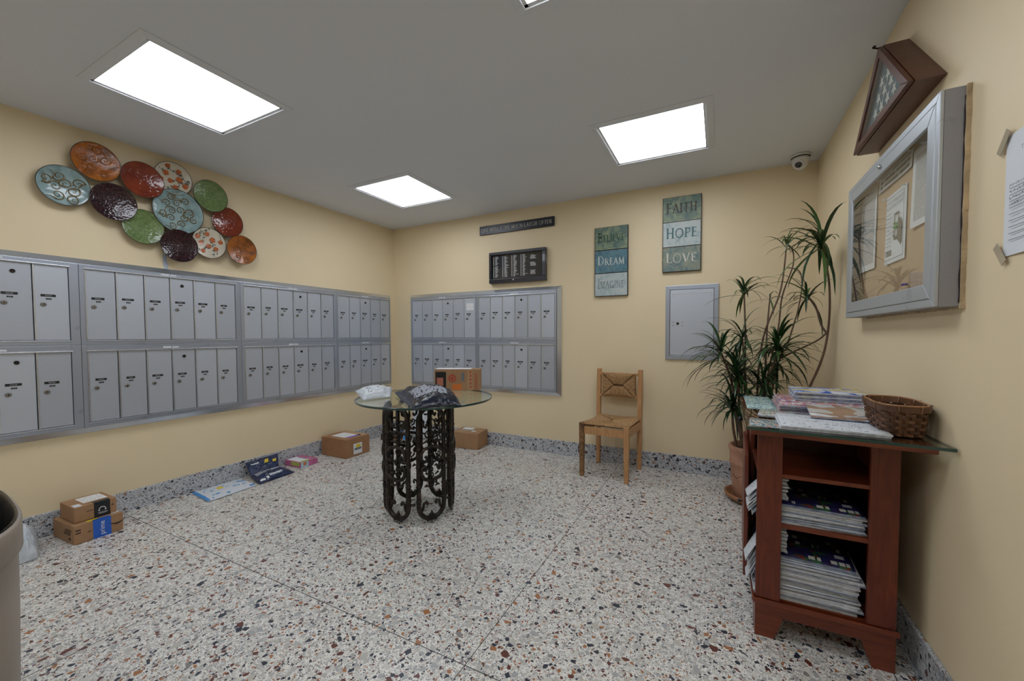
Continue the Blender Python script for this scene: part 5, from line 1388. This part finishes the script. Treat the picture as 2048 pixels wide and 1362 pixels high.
# ================================================================== FLAG CASE AND NOTICE BOARD (right wall; local +x = toward camera)
t = thing('flag_case', 'triangular dark wood case holding a folded starred flag on right wall', 'display case', (W, -1.590, 1.985), -R90)
hw, hh, dp = 0.312, 0.306, 0.092
outer = [(-hw, 0), (hw, 0), (0, hh)]
def inset(d):
    s = 1-d/(hh*0.414*1.0)
    cz = hh*0.414*0.0+0.127; return [((x)*s, cz+(z-cz)*s) for x, z in outer]
def tri_ring(m, o, i, y0, y1, mi=0):
    for k in range(3):
        j = (k+1) % 3; m.prism([o[k], o[j], i[j], i[k]], y0, y1, mi)
m = MB(); tri_ring(m, outer, inset(0.014), -dp+0.016, -0.001); m.build('case_sides', M['flagwood'], t, clean=True)
m = MB(); tri_ring(m, [(x*1.0, z) for x, z in inset(0.002)], inset(0.030), -dp, -dp+0.015); m.build('front_frame', M['flagwood'], t, clean=True, bevel=0.002)
m = MB(); m.prism(inset(0.015), -0.068, -0.002); fl = m.build('folded_flag', M['flagblue'], t, clean=True)
m = MB()
ti = inset(0.040)
for r in range(6):
    for c_ in range(11):
        x = (c_-5)*0.066+(r % 2)*0.033; z = 0.040+r*0.046
        lim = (hh-0.04-z)*(hw/hh)-0.03
        if abs(x) > lim or z > hh-0.09: continue
        poly = []
        for k in range(10):
            rr_ = 0.029 if k % 2 == 0 else 0.0115; a = R90+k*PI/5+0.35; poly.append((x+rr_*math.cos(a), z+rr_*math.sin(a)))
        m.prism(poly, -0.0695, -0.0682)
m.build('star', M['star'], fl, clean=True)
m = MB(); m.prism([(-0.05, 0.046), (0.02, 0.046), (0.02, 0.062), (-0.05, 0.062)], -0.0735, -0.0700); m.build('name_plate', plain('gilt_plate', (0.45, 0.28, 0.09), 0.4), t)
m = MB(); m.prism(inset(0.029), -dp+0.004, -dp+0.007); m.build('glass_pane', M['cglass'], t, clean=True)
m = MB(); m.tube([(0, -dp+0.008, hh-0.012), (0, -dp-0.010, hh-0.004), (0.006, -dp-0.014, hh-0.002)], [0.003, 0.003, 0.007], 8); m.build('latch_knob', M['key'], t)

t = thing('notice_board', 'aluminium-framed glass notice case with pinned papers on right wall', 'notice board', (W, -1.570, 1.243), -R90)
bw, bh, bd = 0.470, 0.633, 0.066     # half width, height, depth
m = MB(); sd = 0.012
m.box(-bw, bw, -bd+0.012, -0.003, 0, sd); m.box(-bw, bw, -bd+0.012, -0.003, bh-sd, bh); m.box(-bw, -bw+sd, -bd+0.012, -0.003, sd, bh-sd); m.box(bw-sd, bw, -bd+0.012, -0.003, sd, bh-sd)
m.build('case_sides', M['aluside'], t)
m = MB(); m.box(-bw+sd, bw-sd, -0.014, -0.003, sd, bh-sd); m.build('pin_panel', M['cork'], t)
m = MB(); f0 = 0.070
def frm(m, x0, x1, z0, z1, f, y0, y1):
    for p in ([(x0, z0), (x1, z0), (x1-f, z0+f), (x0+f, z0+f)], [(x1, z0), (x1, z1), (x1-f, z1-f), (x1-f, z0+f)], [(x1, z1), (x0, z1), (x0+f, z1-f), (x1-f, z1-f)], [(x0, z1), (x0, z0), (x0+f, z0+f), (x0+f, z1-f)]):
        m.prism(p, y0, y1)
frm(m, -bw, bw, 0, bh, 0.024, -bd+0.002, -bd+0.0118)
m.build('outer_frame', M['alu'], t, clean=True, bevel=0.002)
m = MB(); frm(m, -bw+0.0255, bw-0.0255, 0.0255, bh-0.0255, 0.048, -bd, -bd+0.010); m.build('door_frame', M['alu'], t, clean=True, bevel=0.003)
m = MB(); m.box(-bw+0.070, bw-0.070, -bd+0.004, -bd+0.006, 0.070, bh-0.070); m.build('glass_pane', M['cglass'], t)
m = MB(); m.lathe([(0.009, 0), (0.009, 0.005), (0.006, 0.009), (0, 0.009)], 14, 0, Matrix.Translation((-0.01, -bd, bh-0.045)) @ Matrix.Rotation(R90, 4, 'X')); m.build('lock', M['chrome'], t)
m = MB(); 
for k in range(128):
    z = -0.006+k*0.005; j = 0.008+0.004*noise.noise(Vector((k*0.21, 0, 3.3))); m.box(bw+0.0003, bw+j, -0.010, -0.0005, z, z+0.005)
for k in range(120): x = -bw+0.1+k*0.0071; m.box(x, x+0.0071, -0.008, -0.0005, -0.007-0.003*noise.noise(Vector((k*0.2, 5, 0))), -0.0003)
m.build('caulk_bead', M['caulk'], t)
m = MB(); pts = [(bw+0.0015+0.0015*math.sin(k*1.3), -0.0115, 0.01+k*0.0205) for k in range(30)]; m.tube(pts, [ru.uniform(0.0006, 0.0022) for _ in pts], 4); m.build('crack', M['crack'], t)
def wx(y): return -(y)-1.570   # local x from world y
def notice(lb, y0, y1, z0, z1, mt, curl=0.004, seed=1, extra=None):
    # y0 (left, far) .. y1 (right, near)
    th = thing('pinned_notice', lb, 'notice', (W-0.0165, (y0+y1)/2, z0), -R90, 'papers pinned inside the notice case')
    hw_, h_ = abs(y1-y0)/2, z1-z0
    m = MB(); m.grid(lambda u, v: Vector(((u*2-1)*hw_, -0.0005-curl*(0.5-0.5*math.cos(u*2*PI+seed))*(1-v*0.6)-0.003*(1-v), v*h_)), 10, 10)
    m.build('sheet', mt, th)
    return th
def pins(th, L, col='blank'):
    for x, z in L:
        m = MB(); m.lathe([(0.004, 0), (0.0025, 0.004), (0.0045, 0.012), (0, 0.012)], 8, 0, Matrix.Translation((x, -0.004, z)) @ Matrix.Rotation(R90, 4, 'X')); m.build('push_pin', M[col], th)
n4 = notice('text notice at the far left inside the glass notice case', -1.135, -1.345, 1.458, 1.815, M['paper2'], 0.004, 1); pins(n4, [(0.0, 0.345)])
n2 = notice('wide banner notice under the top frame of the notice case', -1.378, -1.716, 1.768, 1.835, print_mat('banner_print', bg=(0.66, 0.68, 0.70), rows=3, wscale=9, fill=0.55, mu=0.06, mv=0.1), 0.003, 2); pins(n2, [(-0.16, 0.06), (0.16, 0.06)])
n3 = notice('long dense text notice at the near right inside the notice case', -1.722, -1.915, 1.540, 1.815, M['paper2'], 0.004, 3); pins(n3, [(0, 0.27)])
n1 = notice('notice with a phone in hand picture, middle of notice case', -1.462, -1.668, 1.448, 1.727, M['blank'], 0.0008, 0); pins(n1, [(-0.095, 0.272), (0.095, 0.272)])
m = MB(); Y = -0.0062
add_text(m, 'IN CASE OF EMERGENCIES', 0.0160, 0, Y, 0.238, 0); add_text(m, 'Important Phone Numbers', 0.0160, 0, Y, 0.220, 0)
for k in range(9): z = 0.198-k*0.016; m.box(-0.085, -0.030+0.008*(k % 2), Y, Y+0.0005, z, z+0.0016)
for k in range(3): m.box(-0.085, -0.025, Y, Y+0.0005, 0.048-k*0.008, 0.053-k*0.008)
m.box(-0.09, 0.09, Y, Y+0.0005, 0.262, 0.2635); m.box(-0.09, 0.09, Y, Y+0.0005, 0.016, 0.0172); m.box(0.0905, 0.092, Y, Y+0.0005, 0.016, 0.2635)
m.build('printed_text', M['greyink'], n1)
m = MB()
m.prism([(0.0, 0.09), (0.006, 0.09), (0.006, 0.19), (0.0, 0.19)], Y, Y+0.0005); m.prism([(0.040, 0.11), (0.045, 0.11), (0.045, 0.19), (0.040, 0.19)], Y, Y+0.0005)
m.prism([(0, 0.184), (0.045, 0.184), (0.045, 0.190), (0, 0.190)], Y, Y+0.0005); m.prism([(0, 0.086), (0.045, 0.086), (0.045, 0.098), (0, 0.098)], Y, Y+0.0005)
m.prism([(0.030, 0.090), (0.072, 0.055), (0.076, 0.14), (0.055, 0.165), (0.040, 0.160)], Y-0.0004, Y)
for k in range(4): m.prism([(-0.012, 0.100+k*0.016), (-0.004, 0.100+k*0.016), (-0.004, 0.109+k*0.016), (-0.012, 0.109+k*0.016)], Y, Y+0.0005)
m.build('phone_picture', plain('print_grey', (0.13, 0.13, 0.10), 0.6), n1, clean=True)
m = MB(); m.tube([(0.022+0.010*math.cos(a*PI/6), Y-0.0008, 0.138+0.014*math.sin(a*PI/6)) for a in range(12)], 0.0022, 4, closed=True); m.build('green_print', M['greenink'], n1)
m = MB()
tl = thing('push_pin', 'blue push pin low in the notice case', 'pin', (W-0.0165, -1.700, 1.345), -R90)
m.tube([(0, -0.003, 0), (0.0, -0.012, 0)], 0.004, 8); m.tube([(-0.007, -0.014, 0), (0.007, -0.014, 0)], 0.005, 8); m.build('pin_body', M['purple'], tl)

# taped signup sheet by the right frame edge
t = thing('taped_signup_sheet', 'white signup sheet with handwriting taped on right wall, photo edge', 'paper', (W-0.001, -2.350, 1.353), -R90)
m = MB(); m.grid(lambda u, v: Vector(((u-0.5)*0.262, -0.001-0.004*math.sin(u*3)*(1-v)**2, v*0.296)), 8, 8); m.build('sheet', M['blank'], t)
m = MB()
add_text(m, 'THE EXERCISE CLASS', 0.0140, 0.0, -0.0055, 0.243, 0); add_text(m, 'SATURDAY', 0.0140, 0.0, -0.0055, 0.226, 0); add_text(m, 'names', 0.009, -0.02, -0.0055, 0.200, 0)
for k in range(9): m.box(-0.100, 0.10, -0.0066, -0.0058, 0.160-k*0.0155, 0.1612-k*0.0155)
m.build('printed_text', M['greyink'], t)
m = MB()
for k in range(4):
    rr_ = random.Random(k); x = -0.100; pts = []
    for i in range(46): pts.append((x, -0.0068, 0.1645-k*0.0155+abs(math.sin(i*1.15+k))*rr_.uniform(0.003, 0.009))); x += 0.0030
    m.tube(pts, 0.00045, 3)
m.build('handwriting', M['greyink'], t)
for x, z, a in ((-0.131, 0.285, 0.9), (-0.131, 0.008, -0.9)):
    m = MB(); m.box(-0.030, 0.030, -0.0075, -0.0062, -0.010, 0.010, R=Matrix.Translation((x, 0, z)) @ Matrix.Rotation(-a, 4, 'Y')); m.build('tape', M['tapec'], t)

# ================================================================== DOME CAMERA
t = thing('dome_camera', 'white dome security camera on ceiling in the back right corner', 'camera', (4.005, -0.155, H))
t.scale = (1.22, 1.22, 1.12)
m = MB(); m.lathe([(0.048, -0.001), (0.050, -0.012), (0.046, -0.016)], 32); m.build('mount_base', M['camw'], t)
m = MB(); m.lathe([(0.043, -0.018), (0.044, -0.035), (0.040, -0.058), (0.030, -0.078), (0.015, -0.089), (0.0, -0.092)], 32); m.build('dome', M['camw'], t)
d = Vector((-0.35, -0.75, -0.62)).normalized(); q = d.to_track_quat('Z', 'Y').to_matrix().to_4x4()
m = MB(); R = Matrix.Translation(Vector((0, 0, -0.045))+d*0.020) @ q
m.lathe([(0.030, 0.0), (0.0285, 0.020), (0.024, 0.026), (0.020, 0.024)], 28, 0, R); m.build('lens_ring', M['camw'], t)
m = MB(); m.lathe([(0.021, 0.020), (0.018, 0.0262), (0.010, 0.0285), (0, 0.029)], 24, 0, R); m.build('lens', M['lens'], t)
m = MB(); m.lathe([(0.0475, -0.0155), (0.0455, -0.0185)], 32); m.build('shadow_gap', M['key'], t)

# ================================================================== BIN
t = thing('trash_bin', 'beige plastic bin with black liner at the left photo edge', 'trash can', (2.098, -3.622, 0), -0.09)
sa, sb = 0.296, 0.212
m = MB(); zt = 0.80
prof = [(0.88, 0.002), (0.90, 0.01), (0.965, 0.62), (0.970, 0.735), (0.972, 0.7355), (1.0, 0.742), (1.0, 0.795), (0.985, 0.80), (0.965, 0.80), (0.955, 0.74), (0.93, 0.55), (0.86, 0.02), (0, 0.018)]
m.lathe(prof, 72, 0, None, sa, sb, True, 3.0); m.build('body', M['can'], t)
m = MB(); nn = 72
n0 = len(m.v)
for k, (r_, z) in enumerate(((0.972, 0.803), (0.950, 0.800), (0.93, 0.70), (0.88, 0.45), (0.70, 0.30), (0, 0.28))):
    for j in range(nn):
        a = 2*PI*j/nn; c, s = math.cos(a), math.sin(a); dd_ = (abs(c)**3+abs(s)**3)**(-1/3)
        wv = 1+0.015*math.sin(a*17+k)*(1 if k > 1 else 0)
        m.v.append(Vector((r_*wv*c*dd_*sa, r_*wv*s*dd_*sb, z)))
for k in range(5):
    for j in range(nn): a = k*nn+j; b = k*nn+(j+1) % nn; m.face((a, b, b+nn, a+nn), sm=True)
m.build('liner', M['liner'], t)
